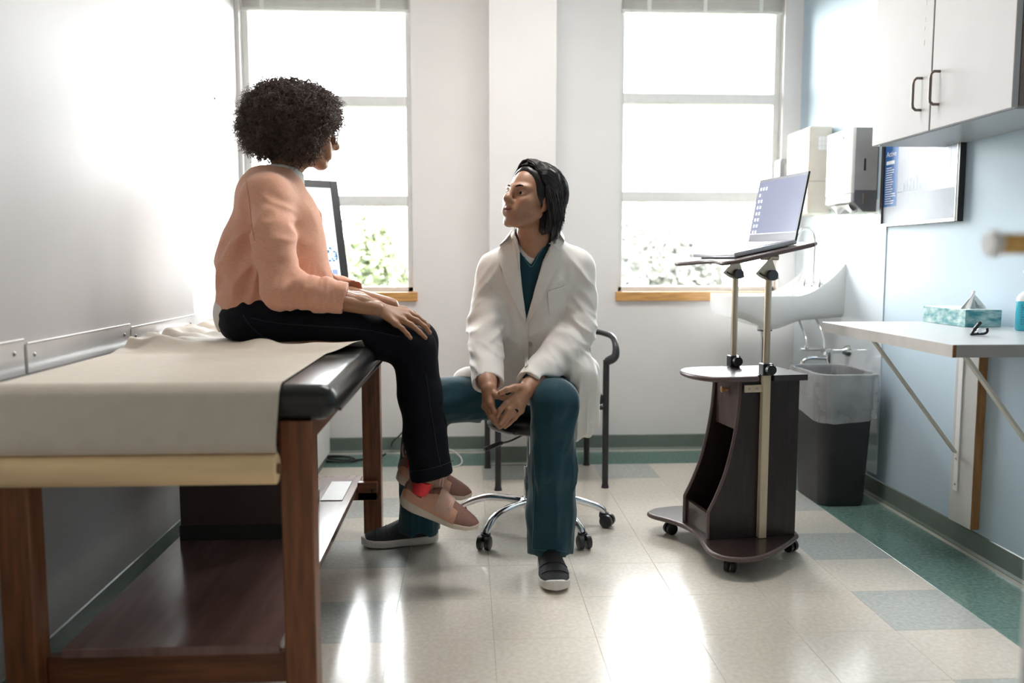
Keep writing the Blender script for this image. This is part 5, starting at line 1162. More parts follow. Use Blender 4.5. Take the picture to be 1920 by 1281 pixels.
def castpx(tree, px, py, off=0.002, ydef=3.0):
    d = P(px, py, 1.0)-_C; d /= np.linalg.norm(d); r_ = tree.ray_cast(Vector(_C+d*1.2), Vector(d))
    if r_[0] is None: return P(px, py, ydef)
    return A3(r_[0])+A3(r_[1])*off*(1 if A3(r_[1])@d < 0 else -1)
bj = bvh(V, F)
M_SEAM = mat('denim_seam', (0.016, 0.018, 0.027), 0.8, var=0.2, vscale=300)
def seam(tree, pts, par, m, name='seam', r=0.0013, off=0.0008, n=40):
    q = [castpx(tree, *p_, off) for p_ in spline([(a, b, 0) for a, b in pts], n)[:, :2]]; return MB().tube(q, r, 5).build(name, m, par, 180)
seam(bj, [(470, 596), (520, 606), (600, 612), (680, 618), (750, 632)], jn, M_SEAM)
seam(bj, [(798, 700), (806, 760), (817, 830), (826, 876)], jn, M_SEAM)
seam(bj, [(770, 884), (800, 880), (830, 872), (850, 864)], jn, M_SEAM)
seam(bj, [(455, 590), (470, 612), (492, 630), (512, 638)], jn, MATS['denim_seam'], 'pocket_seam')
# ---- white undershirt
M_SHIRTW = mat('white_jersey', (0.70, 0.68, 0.66), 0.85, var=0.03, vscale=200)
v = Vol((-1.0, 2.66, 0.85), (-0.35, 3.24, 1.45), 0.005)
v.rc(P(484, 585, 2.95), P(492, 480, 2.95), 0.120, 0.112, 0.05, flat=((0, 1, 0), 1.3)); v.rc(P(486, 480, 2.95), P(508, 385, 2.95), 0.112, 0.112, 0.05, flat=((0, 1, 0), 1.25))
v.rc(P(490, 592, 2.95), P(468, 588, 2.95), 0.115, 0.116, 0.03, flat=((0, 1, 0), 1.3))
v.rc(P(512, 372, 2.95), P(530, 330, 2.955), 0.085, 0.070, 0.05)
nb = P(541, 318, 2.955); nd = w_neck[0]-w_neck[1]; nd /= np.linalg.norm(nd); nd2 = nd*0.85+A3([-0.30, 0, 0.1]); v.plane(nb, nd2)
v.rc(w_neck[1]-nd*0.02, w_neck[0]+nd*0.02, 0.0575, 0.0575, 0.0, sub=True)
v.plane(P(420, 617, 2.8), (0.42, 0, -1), lo=(-1, 2.6, 0.8), hi=(-0.3, 3.3, 1.0))
V, F = v.mesh(); npmesh('undershirt', relax(V, F, 1, 0.4), F, M_SHIRTW, wm)
# ---- peach cardigan
M_CARD = mat('peach_knit', (0.66, 0.335, 0.225), 0.85, var=0.07, vscale=90, stretch=(1, 1, 4), bump=0.10, bscale=160, sheen=0.25)
v = Vol((-1.03, 2.58, 0.83), (-0.28, 3.32, 1.47), 0.0048)
v.rc(P(489, 566, 2.95), P(494, 490, 2.95), 0.140, 0.132, 0.05, flat=((0, 1, 0), 1.30)); v.rc(P(494, 490, 2.95), P(513, 390, 2.95), 0.132, 0.120, 0.06, flat=((0, 1, 0), 1.25))
v.rc(P(545, 556, 2.95), P(530, 420, 2.95), 0.122, 0.115, 0.05, flat=((0, 1, 0), 1.25)); v.rc(P(570, 528, 2.94), P(548, 430, 2.94), 0.112, 0.100, 0.05, flat=((0, 1, 0), 1.1))
v.rc(w_shN+A3([0.0, 0.03, -0.012]), w_shF+A3([0, -0.03, -0.012]), 0.072, 0.072, 0.06); v.rc(P(507, 362, 2.95), P(522, 333, 2.955), 0.090, 0.074, 0.05)
v.rc(w_shN+A3([0.005, 0.01, -0.005]), P(512, 450, 2.745), 0.064, 0.063, 0.03); v.rc(P(512, 450, 2.745), w_elN+A3([-0.002, 0, 0.005]), 0.063, 0.061, 0.03)
v.rc(w_elN+A3([-0.002, 0, 0.005]), P(648, 560, 2.725), 0.062, 0.050, 0.025)
v.rc(w_shF, P(545, 450, 3.13), 0.062, 0.060, 0.03); v.rc(P(545, 450, 3.13), w_elF, 0.060, 0.056, 0.03); v.rc(w_elF, P(672, 552, 3.04), 0.056, 0.046, 0.025)
# cuffs
for a, b, r in ((w_elN, P(700, 575, 2.735), P(646, 560, 2.724)), (w_elF, w_wrF, P(668, 550, 3.04))):
    ax_ = A3(b)-A3(a); ax_ /= np.linalg.norm(ax_); v.plane(r, ax_, lo=A3(r)-0.09, hi=A3(r)+0.11); v.rc(A3(r)-ax_*0.012, A3(r)+ax_*0.05, 0.040, 0.040, 0.0, sub=True)
v.plane(P(415, 583, 2.8), (0.03, 0, -1), 0.006, lo=(-1.05, 2.55, 0.8), hi=(-0.5, 3.35, 1.0))
v.plane(nb-nd*0.012+A3([-0.012, 0, 0]), nd2); v.rc(w_neck[1]-nd*0.02, w_neck[0]+nd*0.05, 0.064, 0.070, 0.0, sub=True)
# open front: hollow between the two front edges
fo = lambda p: np.abs(p[..., 1]-2.965)-0.028-0.06*np.clip((1.28-p[..., 2])/0.4, 0, 1)
def openf(p, D):
    d = np.maximum(fo(p), -(p[..., 0]-(-0.615+0.06*np.clip((1.3-p[..., 2])/0.4, 0, 1)))); return np.maximum(D, -d)
v.field(openf, lo=(-0.64, 2.8, 0.83), hi=(-0.28, 3.15, 1.46), band=9.5)
arm_c = [w_shN, P(512, 450, 2.745), w_elN, P(648, 560, 2.725)]
def cf(p, D):
    el = np.exp(-((p-P(548, 545, 2.70))/A3([0.10, 0.12, 0.07]))**2@A3([1, 1, 1])); fore = np.exp(-((p-P(600, 540, 2.70))/A3([0.09, 0.12, 0.06]))**2@A3([1, 1, 1])); up_ = np.exp(-((p-P(510, 430, 2.72))/A3([0.10, 0.10, 0.12]))**2@A3([1, 1, 1]))
    bk = np.exp(-((p-P(440, 500, 2.80))/A3([0.10, 0.2, 0.14]))**2@A3([1, 1, 1])); ax = np.exp(-((p-P(468, 430, 2.76))/A3([0.035, 0.12, 0.11]))**2@A3([1, 1, 1]))
    q = p@np.array([[0.9, 0, 0.35], [0, 1, 0], [-0.35, 0, 0.9]])
    d = 0.011*fore*ridge(p*A3([58, 8, 16]))+0.010*el*ridge(q*A3([40, 8, 14]))+0.010*up_*ridge(q*A3([13, 9, 34]))+0.020*bk*ridge(q*A3([22, 7, 9]))-0.012*ax
    hemb = np.clip((0.955-p[..., 2])/0.015, 0, 1)*(p[..., 0] < -0.45)
    return D-d-0.003*vnoise(p*15)-0.003*ridge(q*A3([15, 10, 12]))+0.004*np.clip(1-np.abs(p[..., 2]-0.967)/0.010, 0, 1)*(p[..., 0] < -0.47)*(p[..., 1] > 2.79)
v.field(cf)
V, F = v.mesh(); V = relax(V, F, 2, 0.4); cd = npmesh('cardigan', V, F, M_CARD, wm)
bc = bvh(V, F)
# front edge bands
M_CARD2 = mat('peach_rib', (0.60, 0.27, 0.18), 0.85, var=0.08, vscale=60, stretch=(1, 1, 6), bump=0.12, bscale=200, sheen=0.2)
seam(bc, [(461, 336), (468, 380), (472, 420), (478, 452)], cd, M_CARD2, 'armhole_seam', 0.0016, 0.0004)
# ---- shoes
M_SOLEW = mat('cream_foam_sole', (0.66, 0.56, 0.47), 0.6, var=0.05, vscale=20)
M_UPW = mat('blush_leather', (0.62, 0.34, 0.235), 0.55, var=0.05, vscale=40)
M_KNIT = mat('mauve_brown_mesh', (0.28, 0.145, 0.115), 0.8, var=0.12, vscale=250, bump=0.1, bscale=400)
M_SOCK = mat('coral_sock', (0.80, 0.045, 0.06), 0.8, var=0.05, vscale=200)
M_LACE = mat('blush_lace', (0.62, 0.40, 0.32), 0.7, var=0.05)
spec_w = dict(bot=[0.020, 0.006, 0.0, 0.0, 0.008, 0.026], mid=[0.052, 0.043, 0.034, 0.026, 0.030, 0.042], ts=[0, 0.05, 0.12, 0.22, 0.34, 0.42, 0.52, 0.66, 0.82, 0.93, 1.0], top=[0.085, 0.112, 0.105, 0.092, 0.098, 0.112, 0.098, 0.080, 0.066, 0.054, 0.040], pinch=[0.25, 0.38, 0.42, 0.35, 0.18, 0.1])
def sneaker(name, heel, toe, upv, L, ank, lab):
    mbs, G, (a, s_, u, W3, width, mid, top) = shoe(wm, name, heel, toe, upv, L, 0.098, spec_w, None)
    so = mbs.build(name, M_SOLEW, wm, 50, lab)                       # the sole carries the rest of the shoe
    ns, nr, _ = G.shape
    def patch(i0, i1, k0, k1, nm, m, off=0.0):
        Q = G[i0:i1, k0:k1].copy()
        c = G[i0:i1].mean(1, keepdims=True); dd_ = Q-c; dd_ /= np.linalg.norm(dd_, axis=2, keepdims=True); Q = Q+dd_*off
        return MB().grid(Q, 0.002).build(nm, m, so, 60)
    patch(0, ns, 0, nr, 'upper', M_KNIT)
    patch(13, 26, 0, 7, 'side_panel', M_UPW, 0.0022); patch(13, 26, nr-7, nr, 'side_panel', M_UPW, 0.0022)
    patch(0, 14, 0, 4, 'heel_counter', M_UPW, 0.0022); patch(0, 14, nr-4, nr, 'heel_counter', M_UPW, 0.0022)
    patch(18, 24, 1, nr-1, 'elastic_strap', M_LACE, 0.0045)
    # sock collar and ankle
    c0 = W3(0.20, 0, 0.070); c1 = W3(0.20, 0, 0.116)
    MB().tube([c0, (c0+c1)/2, c1], [0.036, 0.040, 0.040], 20, flat=(1.25, 0.85)).build('sock', M_SOCK, so, 60)
    tl = [W3(0.40, 0.0, 0.108), W3(0.385, 0.008, 0.135), W3(0.40, 0.012, 0.150), W3(0.42, 0.008, 0.135), W3(0.43, 0.0, 0.108)]
    MB().tube(spline(tl, 16), 0.0035, 6).build('pull_loop', M_LACE, so, 180)
    hl_ = [W3(0.03, 0.0, 0.10), W3(-0.005, 0.004, 0.125), W3(-0.01, 0, 0.148), W3(0.02, -0.004, 0.14), W3(0.05, 0.0, 0.115)]
    MB().tube(spline(hl_, 16), 0.0035, 6).build('heel_loop', M_LACE, so, 180)
    ow = [W3(0.50, s, 0.098+0.0*s) for s in (-0.03, -0.015, 0.0)]
    ww = [W3(0.60, 0.047*math.sin(t), 0.060+0.026*math.cos(t)) for t in np.linspace(-1.5, 1.5, 14)]
    MB().tube(ww, 0.0032, 6).build('toe_strap', M_LACE, so, 180)
hN = P(745, 948, 2.835); sneaker('sneaker', hN, P(893, 1002, 2.80)-hN, A3([0.25, 0, 1.0]), 0.285, None, 'near blush sneaker with mauve mesh toe')
hF_ = P(739, 905, 3.035); sneaker('sneaker', hF_, P(888, 945, 3.02)-hF_, A3([0.25, 0, 1.0]), 0.285, None, 'far blush sneaker behind the near one')
# ankles of skin between hem and sock
# ================================================================== DOCTOR on the rolling stool
SKIN_D = (0.40, 0.205, 0.125)
M_SKIND = mat('skin_tan', SKIN_D, 0.40, attr='Col', sss=0.08, var=0.07, vscale=60, bump=0.05, bscale=500)
dc = thing('person', 'doctor in white coat and teal scrubs sitting on the rolling stool', 'person', (0.27, 3.40, 0.0))
DH = P(996, 373, 3.10); DR = head_frame(DH, (-math.sin(math.radians(49)), -math.cos(math.radians(49))), 13, -3)
d_neck = [P(1000, 432, 3.15), P(1003, 468, 3.19)]
d_shR, d_shL = P(928, 508, 3.24), P(1081, 502, 3.24)
d_elR, d_wrR = P(909, 612, 3.20), P(914, 724, 2.935)
d_elL, d_wrL = P(1082, 622, 3.20), P(988, 733, 2.925)
d_pel = P(1000, 730, 3.42); d_hipR, d_hipL = P(965, 742, 3.40), P(1045, 742, 3.38)
d_kneeR, d_kneeL = P(800, 752, 3.13), P(1040, 752, 2.92)
d_ankR, d_ankL = P(787, 955, 3.25), P(1038, 1000, 2.985)
v = Vol((-0.28, 2.80, 0.02), (0.62, 3.62, 1.26), 0.0065)
v.rc(d_pel, P(1000, 640, 3.34), 0.125, 0.115, 0.05, flat=((1, 0, 0), 1.25)); v.rc(P(1000, 640, 3.34), P(1002, 540, 3.27), 0.115, 0.115, 0.05, flat=((1, 0, 0), 1.3))
v.rc(d_shR+A3([0.02, 0, -0.01]), d_shL+A3([-0.02, 0, -0.01]), 0.06, 0.06, 0.05); v.rc(P(1002, 500, 3.24), d_neck[1], 0.08, 0.06, 0.04)
v.chain([d_shR, d_elR, d_wrR], [0.05, 0.042, 0.027]); v.chain([d_shL, d_elL, d_wrL], [0.05, 0.042, 0.027])
v.chain([d_hipR, d_kneeR, d_ankR], [0.075, 0.055, 0.033]); v.chain([d_hipL, d_kneeL, d_ankL], [0.075, 0.055, 0.033])
parts = [v.mesh()]; core_n = len(parts[0][0])
hV, hF, hl = build_head(DH, DR, d_neck, [0.054, 0.059], male=True, scale=1.03, smile=0.0008)
# hands: fingers pointing down and meeting at the tips
q = P
hv = Vol(P(885, 690, 2.80)-0.02, np.maximum(P(1030, 690, 2.98), P(1030, 830, 2.98))+0.05, 0.0021) if False else Vol((-0.02, 2.79, 0.44), (0.27, 3.02, 0.73), 0.0022)
wR = q(917, 728, 2.905)
mcR = [q(921, 757, 2.870), q(915, 760, 2.885), q(911, 762, 2.902), q(909, 762, 2.92)]          # index..little
hv.chain([q(911, 700, 2.97), q(914, 715, 2.935), wR], [0.031, 0.029, 0.026], 0.02, 0.02)
for m_, r in zip(mcR, (0.0125, 0.0125, 0.012, 0.011)): hv.rc(wR+(m_-wR)*0.1, m_, 0.0165, r, 0.015)
finger(hv, [mcR[0], q(928, 773, 2.858), q(934, 785, 2.862), q(938, 793, 2.868)], 0.0105, 0.0074)
finger(hv, [mcR[1], q(922, 778, 2.868), q(931, 791, 2.872), q(938, 799, 2.876)], 0.0108, 0.0074)
finger(hv, [mcR[2], q(919, 780, 2.892), q(929, 793, 2.892), q(937, 802, 2.890)], 0.0104, 0.0072)
finger(hv, [mcR[3], q(917, 777, 2.915), q(927, 789, 2.910), q(936, 797, 2.905)], 0.0095, 0.0066)
finger(hv, [q(922, 735, 2.895), q(931, 741, 2.872), q(943, 745, 2.860), q(953, 748, 2.856)], 0.0145, 0.0088)
wL = q(985, 733, 2.900)
mcL = [q(963, 744, 2.862), q(966, 755, 2.858), q(971, 764, 2.862), q(977, 770, 2.870)]
hv.chain([q(1008, 712, 2.96), q(996, 723, 2.93), wL], [0.032, 0.030, 0.027], 0.02, 0.02)
for m_, r in zip(mcL, (0.0130, 0.0130, 0.0125, 0.0115)): hv.rc(wL+(m_-wL)*0.1, m_, 0.0170, r, 0.016)
finger(hv, [mcL[0], q(949, 756, 2.842), q(938, 769, 2.840), q(933, 780, 2.846)], 0.0112, 0.0080)
finger(hv, [mcL[1], q(954, 769, 2.838), q(944, 783, 2.840), q(938, 793, 2.848)], 0.0114, 0.0080)
finger(hv, [mcL[2], q(958, 778, 2.846), q(948, 791, 2.850), q(940, 800, 2.858)], 0.0108, 0.0076)
finger(hv, [mcL[3], q(965, 784, 2.858), q(955, 794, 2.862), q(947, 801, 2.868)], 0.0096, 0.0068)
finger(hv, [q(978, 727, 2.890), q(965, 727, 2.862), q(950, 731, 2.848), q(938, 737, 2.846)], 0.0150, 0.0092)
aV, aF = hv.mesh(); aV = relax(aV, aF, 1, 0.35)
parts += [(hV, hF), (aV, aF)]
V, F = joinm(parts); col = np.tile(A3(SKIN_D), (len(V), 1)); col[core_n:core_n+len(hV)] = face_colours(hl, SKIN_D, (0.32, 0.13, 0.10), (0.27, 0.145, 0.10))
bd = npmesh('body', V, F, M_SKIND, dc, col)
eyes(dc, DH, DR, 1.03, P(760, 280, 2.75)); brows(dc, DH, DR, 1.03, mat('brow_black', (0.012, 0.009, 0.008), 0.8, var=0.2), 0.0036)
rp_ = (mcL[2]*0.62+q(958, 778, 2.846)*0.38); rd_ = q(958, 778, 2.846)-mcL[2]; rd_ /= np.linalg.norm(rd_)
MB().tube([rp_-rd_*0.004, rp_+rd_*0.004], 0.0122, 18).build('ring', mat('black_ring', (0.008, 0.008, 0.01), 0.3, 0.6, var=0.1), dc, 50)
# ---- hair: dark, parted, chin length
M_HAIRD = mat('dark_straight_hair', (0.010, 0.0065, 0.006), 0.32, var=0.5, vscale=40, spec=0.4)
rg = np.random.RandomState(4); S = 1.03
hw = lambda f, l, u: DH+DR@(A3([f, l, u])*S)
hvV = Vol(DH-0.20, DH+0.20, 0.0042)
hvV.ell(hw(-0.018, 0, 0.036), A3((0.104, 0.083, 0.092))*S, DR, 0.02)
hvV.rc(hw(-0.045, 0.040, 0.0), hw(-0.040, 0.058, -0.085), 0.044, 0.030, 0.03); hvV.rc(hw(-0.045, -0.040, 0.0), hw(-0.040, -0.058, -0.085), 0.044, 0.030, 0.03)
hvV.rc(hw(-0.078, 0, 0.0), hw(-0.070, 0, -0.095), 0.046, 0.034, 0.04)
hvV.ell(hw(0.112, 0.0, -0.012), A3((0.086, 0.110, 0.112))*S, DR, 0.012, True)           # face stays free
hvV.ell(hw(0.030, 0.0, -0.105), A3((0.060, 0.16, 0.075))*S, DR, 0.015, True)
hvV.field(lambda p, D: D+0.0025*vnoise(((p-DH)@DR)*A3([70, 70, 18])))
V0, F0 = hvV.mesh(); N0 = vnormals(V0, F0); L0 = ((V0-DH)@DR)/S
# locks sweep from the parting down and back over the sides
m_ = 1500; th = rg.uniform(-1.15, 1.15, m_); paths = []
kk = 16; t = np.linspace(0, 1, kk)
for i in range(m_):
    sd = 1 if rg.rand() < 0.62 else -1
    f0 = rg.uniform(-0.085, 0.060); 
    a0 = rg.uniform(0.02, 0.35); ang = a0+(rg.uniform(1.55, 2.05)-a0)*t                # angle from crown down the side
    rr_ = rg.uniform(0.99, 1.05); back = -rg.uniform(0.03, 0.075)*t**1.2*(1 if f0 > -0.03 else 0.4)
    cf_ = math.sqrt(max(0.05, 1-((f0+0.018)/0.112)**2))
    l = sd*0.085*rr_*np.sin(np.minimum(ang, 1.65))*np.maximum(cf_, 0.55); u = 0.036+0.096*rr_*np.cos(ang)*(0.55+0.45*cf_)
    f = f0+back
    drop = np.clip(ang-1.5, 0, 1); u = u-drop*rg.uniform(0.10, 0.22); l = l-sd*drop*0.02; f = f-drop*0.01
    # keep the forehead and cheek clear
    f = np.where((u < 0.098) & (f > 0.020), np.minimum(f, 0.020+np.clip((u-0.045), 0, 0.06)*0.9), f)
    f = np.where(u < 0.03, np.minimum(f, 0.008-0.25*np.clip(0.0-u, 0, 0.1)), f)
    paths.append(np.stack([f, l, u], 1))
# back of the head
for i in range(700):
    a = rg.uniform(-1.35, 1.35); a0 = rg.uniform(0.1, 0.7); ang = a0+(1.75-a0)*t; rr_ = rg.uniform(0.99, 1.05)
    f = -0.018-0.106*rr_*np.sin(np.minimum(ang, 1.6))*math.cos(a); l = 0.087*rr_*np.sin(np.minimum(ang, 1.6))*math.sin(a); u = 0.036+0.094*rr_*np.cos(ang)
    drop = np.clip(ang-1.45, 0, 1); u = u-drop*rg.uniform(0.22, 0.52); f = f+drop*rg.uniform(-0.02, 0.06)
    paths.append(np.stack([f, l, u], 1))
# side hair falling over the top of the ear
for i in range(420):
    sd = 1 if rg.rand() < 0.7 else -1; u1 = rg.uniform(-0.085, -0.020); f0 = rg.uniform(-0.05, 0.022)
    u = 0.100+(u1-0.100)*t; l = sd*(0.050+0.040*np.sin(np.clip(t*1.9, 0, 1.57))+rg.uniform(-0.002, 0.006)); f = f0-0.030*t+0.012*np.sin(t*3.0)-0.012*t**3
    paths.append(np.stack([f, l, u], 1))
# combed back from the hairline
for i in range(900):
    a0 = rg.uniform(-1.45, 1.45); f0 = rg.uniform(0.040, 0.062)-0.030*(abs(a0)/1.45)**1.5; rr_ = rg.uniform(1.0, 1.045)
    f = f0-t*(f0+rg.uniform(0.05, 0.10)); cf_ = np.sqrt(np.clip(1-((f+0.018)/0.112)**2, 0.02, 1)); a = a0*(1+0.25*t)+0.12*t
    paths.append(np.stack([f, 0.086*rr_*cf_*np.sin(a), 0.036+0.0955*rr_*cf_*np.cos(a)], 1))
paths = np.array(paths)*S; paths += (0.0028*vnoise(paths*60))[..., None]
paths = paths@DR.T+DH
cV, cF = strands_mesh(paths, np.concatenate([np.linspace(0.0016, 0.0026, 5), np.linspace(0.0026, 0.0007, kk-5)])[None, :], 4)
V, F = joinm([(V0, F0), (cV, cF)])
npmesh('hair', V, F, M_HAIRD, dc)
# ---- scrubs trousers
M_TEALS = mat('teal_scrubs', (0.0055, 0.045, 0.066), 0.7, var=0.08, vscale=180, bump=0.06, bscale=300, sheen=0.16, spec=0.25)
v = Vol((-0.33, 2.76, 0.05), (0.62, 3.66, 0.90), 0.005)
v.rc(d_pel+A3([0, 0, -0.015]), P(1000, 690, 3.38), 0.135, 0.125, 0.04, flat=((1, 0, 0), 1.3))
v.rc(d_hipL, d_kneeL+A3([0, 0.0, -0.004]), 0.098, 0.081, 0.04); v.rc(d_hipR, d_kneeR, 0.100, 0.084, 0.04)
v.chain([d_kneeL+A3([0, 0, -0.01]), P(1035, 880, 2.955), P(1033, 960, 2.975), P(1032, 1062, 2.985)], [0.079, 0.077, 0.074, 0.073], 0.03, 0.03)
v.chain([d_kneeR, P(792, 880, 3.19), P(785, 1020, 3.245)], [0.082, 0.074, 0.072], 0.03, 0.03)
hmL, hmR = P(1032, 1040, 2.93), P(783, 998, 3.20)
v.plane(hmL, (0.02, 0, -1), lo=(0.1, 2.7, 0), hi=(0.6, 3.3, 0.3)); v.plane(hmR, (0.02, 0, -1), lo=(-0.4, 2.9, 0), hi=(0.08, 3.6, 0.3))
for a_, b_ in ((P(1032, 1020, 2.985), P(1032, 1090, 2.985)), (P(784, 975, 3.245), P(785, 1040, 3.245))): v.rc(a_, b_, 0.058, 0.062, 0.0, sub=True)
v.plane((0, 0, 0.501), (0, 0, -1), 0.02, lo=(0.05, 3.22, 0.35), hi=(0.48, 3.66, 0.60))
def tf_(p, D):
    kn = np.exp(-((p-P(1040, 790, 2.88))/A3([0.12, 0.14, 0.13]))**2@A3([1, 1, 1])); sh = np.clip((0.55-p[..., 2])/0.15, 0, 1); th_ = np.exp(-((p-P(880, 755, 3.1))/A3([0.16, 0.3, 0.09]))**2@A3([1, 1, 1]))
    q_ = p@np.array([[0.94, 0, 0.34], [0, 1, 0], [-0.34, 0, 0.94]])
    return D-0.011*kn*ridge(q_*A3([26, 14, 9]))-0.010*sh*ridge(p*A3([17, 17, 2.6])+A3([0.3, 0, 0]))-0.004*sh*ridge(p*A3([34, 34, 6]))-0.011*th_*ridge(p*A3([7, 9, 30]))-0.0015*vnoise(p*14)
v.field(tf_)
V, F = v.mesh(); V = relax(V, F, 1, 0.4); tr_ = npmesh('trousers', V, F, M_TEALS, dc); bt = bvh(V, F)
seam(bt, [(1000, 835), (1003, 900), (1001, 960), (998, 1030)], tr_, mat('teal_seam', (0.03, 0.15, 0.19), 0.7, var=0.1), 'seam', 0.0013)
seam(bt, [(1000, 1030), (1020, 1032), (1045, 1033), (1062, 1035)], tr_, MATS['teal_seam'], 'hem_seam', 0.0010)
# ---- scrubs top and undershirt
def torso(v, g):
    v.rc(d_pel, P(1000, 640, 3.34), 0.128+g, 0.120+g, 0.05, flat=((1, 0, 0), 1.22)); v.rc(P(1000, 640, 3.34), P(1002, 535, 3.27), 0.120+g, 0.122+g, 0.05, flat=((1, 0, 0), 1.28))
    v.rc(d_shR+A3([0.045, 0, -0.012]), d_shL+A3([-0.045, 0, -0.012]), 0.050+g, 0.050+g, 0.06); v.rc(P(985, 478, 3.22), d_shR+A3([0.02, 0, 0]), 0.058+g, 0.044+g, 0.05); v.rc(P(1022, 476, 3.22), d_shL+A3([-0.02, 0, 0]), 0.058+g, 0.044+g, 0.05); v.rc(P(1002, 500, 3.245), P(1003, 452, 3.20), 0.085+g, 0.064+g, 0.05)
def incut(poly):
    """distance (m) to a photo-plane polygon, negative inside; evaluated on projected points"""
    poly = A3(poly)
    def fn(p):
        w_ = p-_C; dz = w_@_F; X = 960+FPX*(w_@_R)/dz; Y = 640.5-FPX*(w_@_U)/dz
        d = np.full(X.shape, 1e9); ins = np.zeros(X.shape, bool); n = len(poly)
        for i in range(n):
            a, b = poly[i], poly[(i+1) % n]; e = b-a; t_ = np.clip(((X-a[0])*e[0]+(Y-a[1])*e[1])/(e@e), 0, 1)
            d = np.minimum(d, np.hypot(X-a[0]-t_*e[0], Y-a[1]-t_*e[1])); c_ = ((a[1] > Y) != (b[1] > Y)) & (X < (b[0]-a[0])*(Y-a[1])/(b[1]-a[1]+1e-9)+a[0]); ins ^= c_
        return np.where(ins, -d, d)*(3.1/FPX)
    return fn
v = Vol((-0.02, 2.95, 0.55), (0.56, 3.6, 1.30), 0.005); torso(v, 0.000)
nk = P(1000, 476, 3.10); v.plane(nk, (0, -0.55, 1))
V, F = v.mesh(); npmesh('undershirt', relax(V, F, 1), F, mat('white_tee', (0.72, 0.71, 0.71), 0.85, var=0.02, vscale=200), dc)
v = Vol((-0.05, 2.93, 0.52), (0.58, 3.6, 1.32), 0.0045); torso(v, 0.006)
vn = incut([(968, 452), (975, 470), (996, 499), (1016, 466), (1030, 445), (1010, 425), (985, 425)])
v.field(lambda p, D: np.maximum(D, -vn(p)), lo=(0.1, 2.93, 1.05), hi=(0.45, 3.2, 1.32), band=9.5); v.plane(P(1003, 455, 3.12), (0, -0.6, 1))
v.field(lambda p, D: D-0.003*ridge(p*A3([20, 20, 5])))
V, F = v.mesh(); V = relax(V, F, 1, 0.4); stp = npmesh('scrub_top', V, F, M_TEALS, dc); bs = bvh(V, F)
seam(bs, [(966, 452), (980, 478), (996, 500), (1010, 478), (1024, 455)], stp, MATS['teal_seam'], 'neck_band', 0.0022, 0.001)
# ---- white coat
M_COAT = mat('white_coat_cotton', (0.78, 0.745, 0.71), 0.8, var=0.02, vscale=160, bump=0.05, bscale=260, sheen=0.1)
v = Vol((-0.10, 2.82, 0.40), (0.68, 3.68, 1.33), 0.0046); torso(v, 0.020)
v.rc(P(1000, 690, 3.34), P(1000, 620, 3.32), 0.140, 0.138, 0.05, flat=((1, 0, 0), 1.15))
v.rc(d_shR, P(918, 565, 3.235), 0.066, 0.062, 0.035); v.rc(P(918, 565, 3.235), d_elR, 0.062, 0.062, 0.03); v.rc(d_elR, P(915, 716, 2.965), 0.064, 0.054, 0.03)
v.rc(d_shL, P(1085, 565, 3.235), 0.066, 0.064, 0.035); v.rc(P(1085, 565, 3.235), d_elL, 0.064, 0.065, 0.03); v.rc(d_elL, P(996, 722, 2.945), 0.066, 0.056, 0.03)
for a, b, r in ((d_elR, d_wrR, P(915, 716, 2.955)), (d_elL, d_wrL, P(998, 722, 2.945))):
    ax_ = A3(b)-A3(a); ax_ /= np.linalg.norm(ax_); v.plane(A3(r)+ax_*0.004, ax_, lo=A3(r)-0.075, hi=A3(r)+0.075); v.rc(A3(r)-ax_*0.020, A3(r)+ax_*0.08, 0.045, 0.047, 0.0, sub=True)
# skirt of the coat over the hips and hanging at his left side
v.rc(P(1000, 720, 3.44), P(1000, 680, 3.40), 0.165, 0.150, 0.05, flat=((1, 0, 0), 1.28))
v.rc(P(1062, 715, 3.34), P(1075, 700, 3.15), 0.110, 0.085, 0.04)
for px, py0, py1, y in ((1078, 700, 812, 3.13), (1092, 700, 806, 3.24), (1104, 695, 790, 3.36)): v.rc(P(px, py0, y), P(px+6, py1, y), 0.040, 0.030, 0.05, flat=((1, 0, 0), 0.9))
v.rc(P(930, 722, 3.32), P(880, 722, 3.28), 0.105, 0.070, 0.04)
# cut: legs come out in front; V opening; hem
v.rc(d_hipL+A3([-0.01, -0.06, 0]), d_kneeL, 0.088, 0.092, 0.01, sub=True); v.rc(d_hipR+A3([0, -0.06, -0.01]), d_kneeR, 0.088, 0.088, 0.01, sub=True)
lap = incut([(985, 716), (900, 760), (900, 900), (1060, 900), (1062, 770), (1040, 700), (1000, 690)])
v.field(lambda p, D: np.maximum(D, -np.maximum(lap(p), p[..., 1]-3.12)), lo=(0, 2.82, 0.4), hi=(0.45, 3.2, 0.78)) if False else None
v.plane(P(1000, 822, 3.2), (0, 0, -1)); v.rc(d_pel+A3([0, 0.02, -0.20]), d_pel+A3([0, 0.0, -0.10]), 0.19, 0.17, 0.0, sub=True)
vneck = incut([(966, 440), (972, 470), (977, 520), (984, 575), (987, 606), (996, 575), (1008, 530), (1022, 478), (1034, 445), (1012, 415), (985, 412)])
v.field(lambda p, D: np.maximum(D, -np.maximum(vneck(p), p[..., 1]-3.20)), lo=(0.1, 2.82, 0.8), hi=(0.5, 3.25, 1.33), band=9.5)
v.rc(d_neck[1]-A3([0, 0, 0.03]), d_neck[0]+A3([0, 0, 0.03]), 0.070, 0.074, 0.0, sub=True); v.plane(P(1003, 426, 3.16), (0, -0.45, 1))
opn = incut([(988, 694), (975, 712), (955, 760), (1010, 760), (1000, 712)])
v.field(lambda p, D: np.maximum(D, -np.maximum(opn(p), p[..., 1]-3.26)), lo=(0.1, 2.82, 0.45), hi=(0.45, 3.3, 0.85), band=9.5)
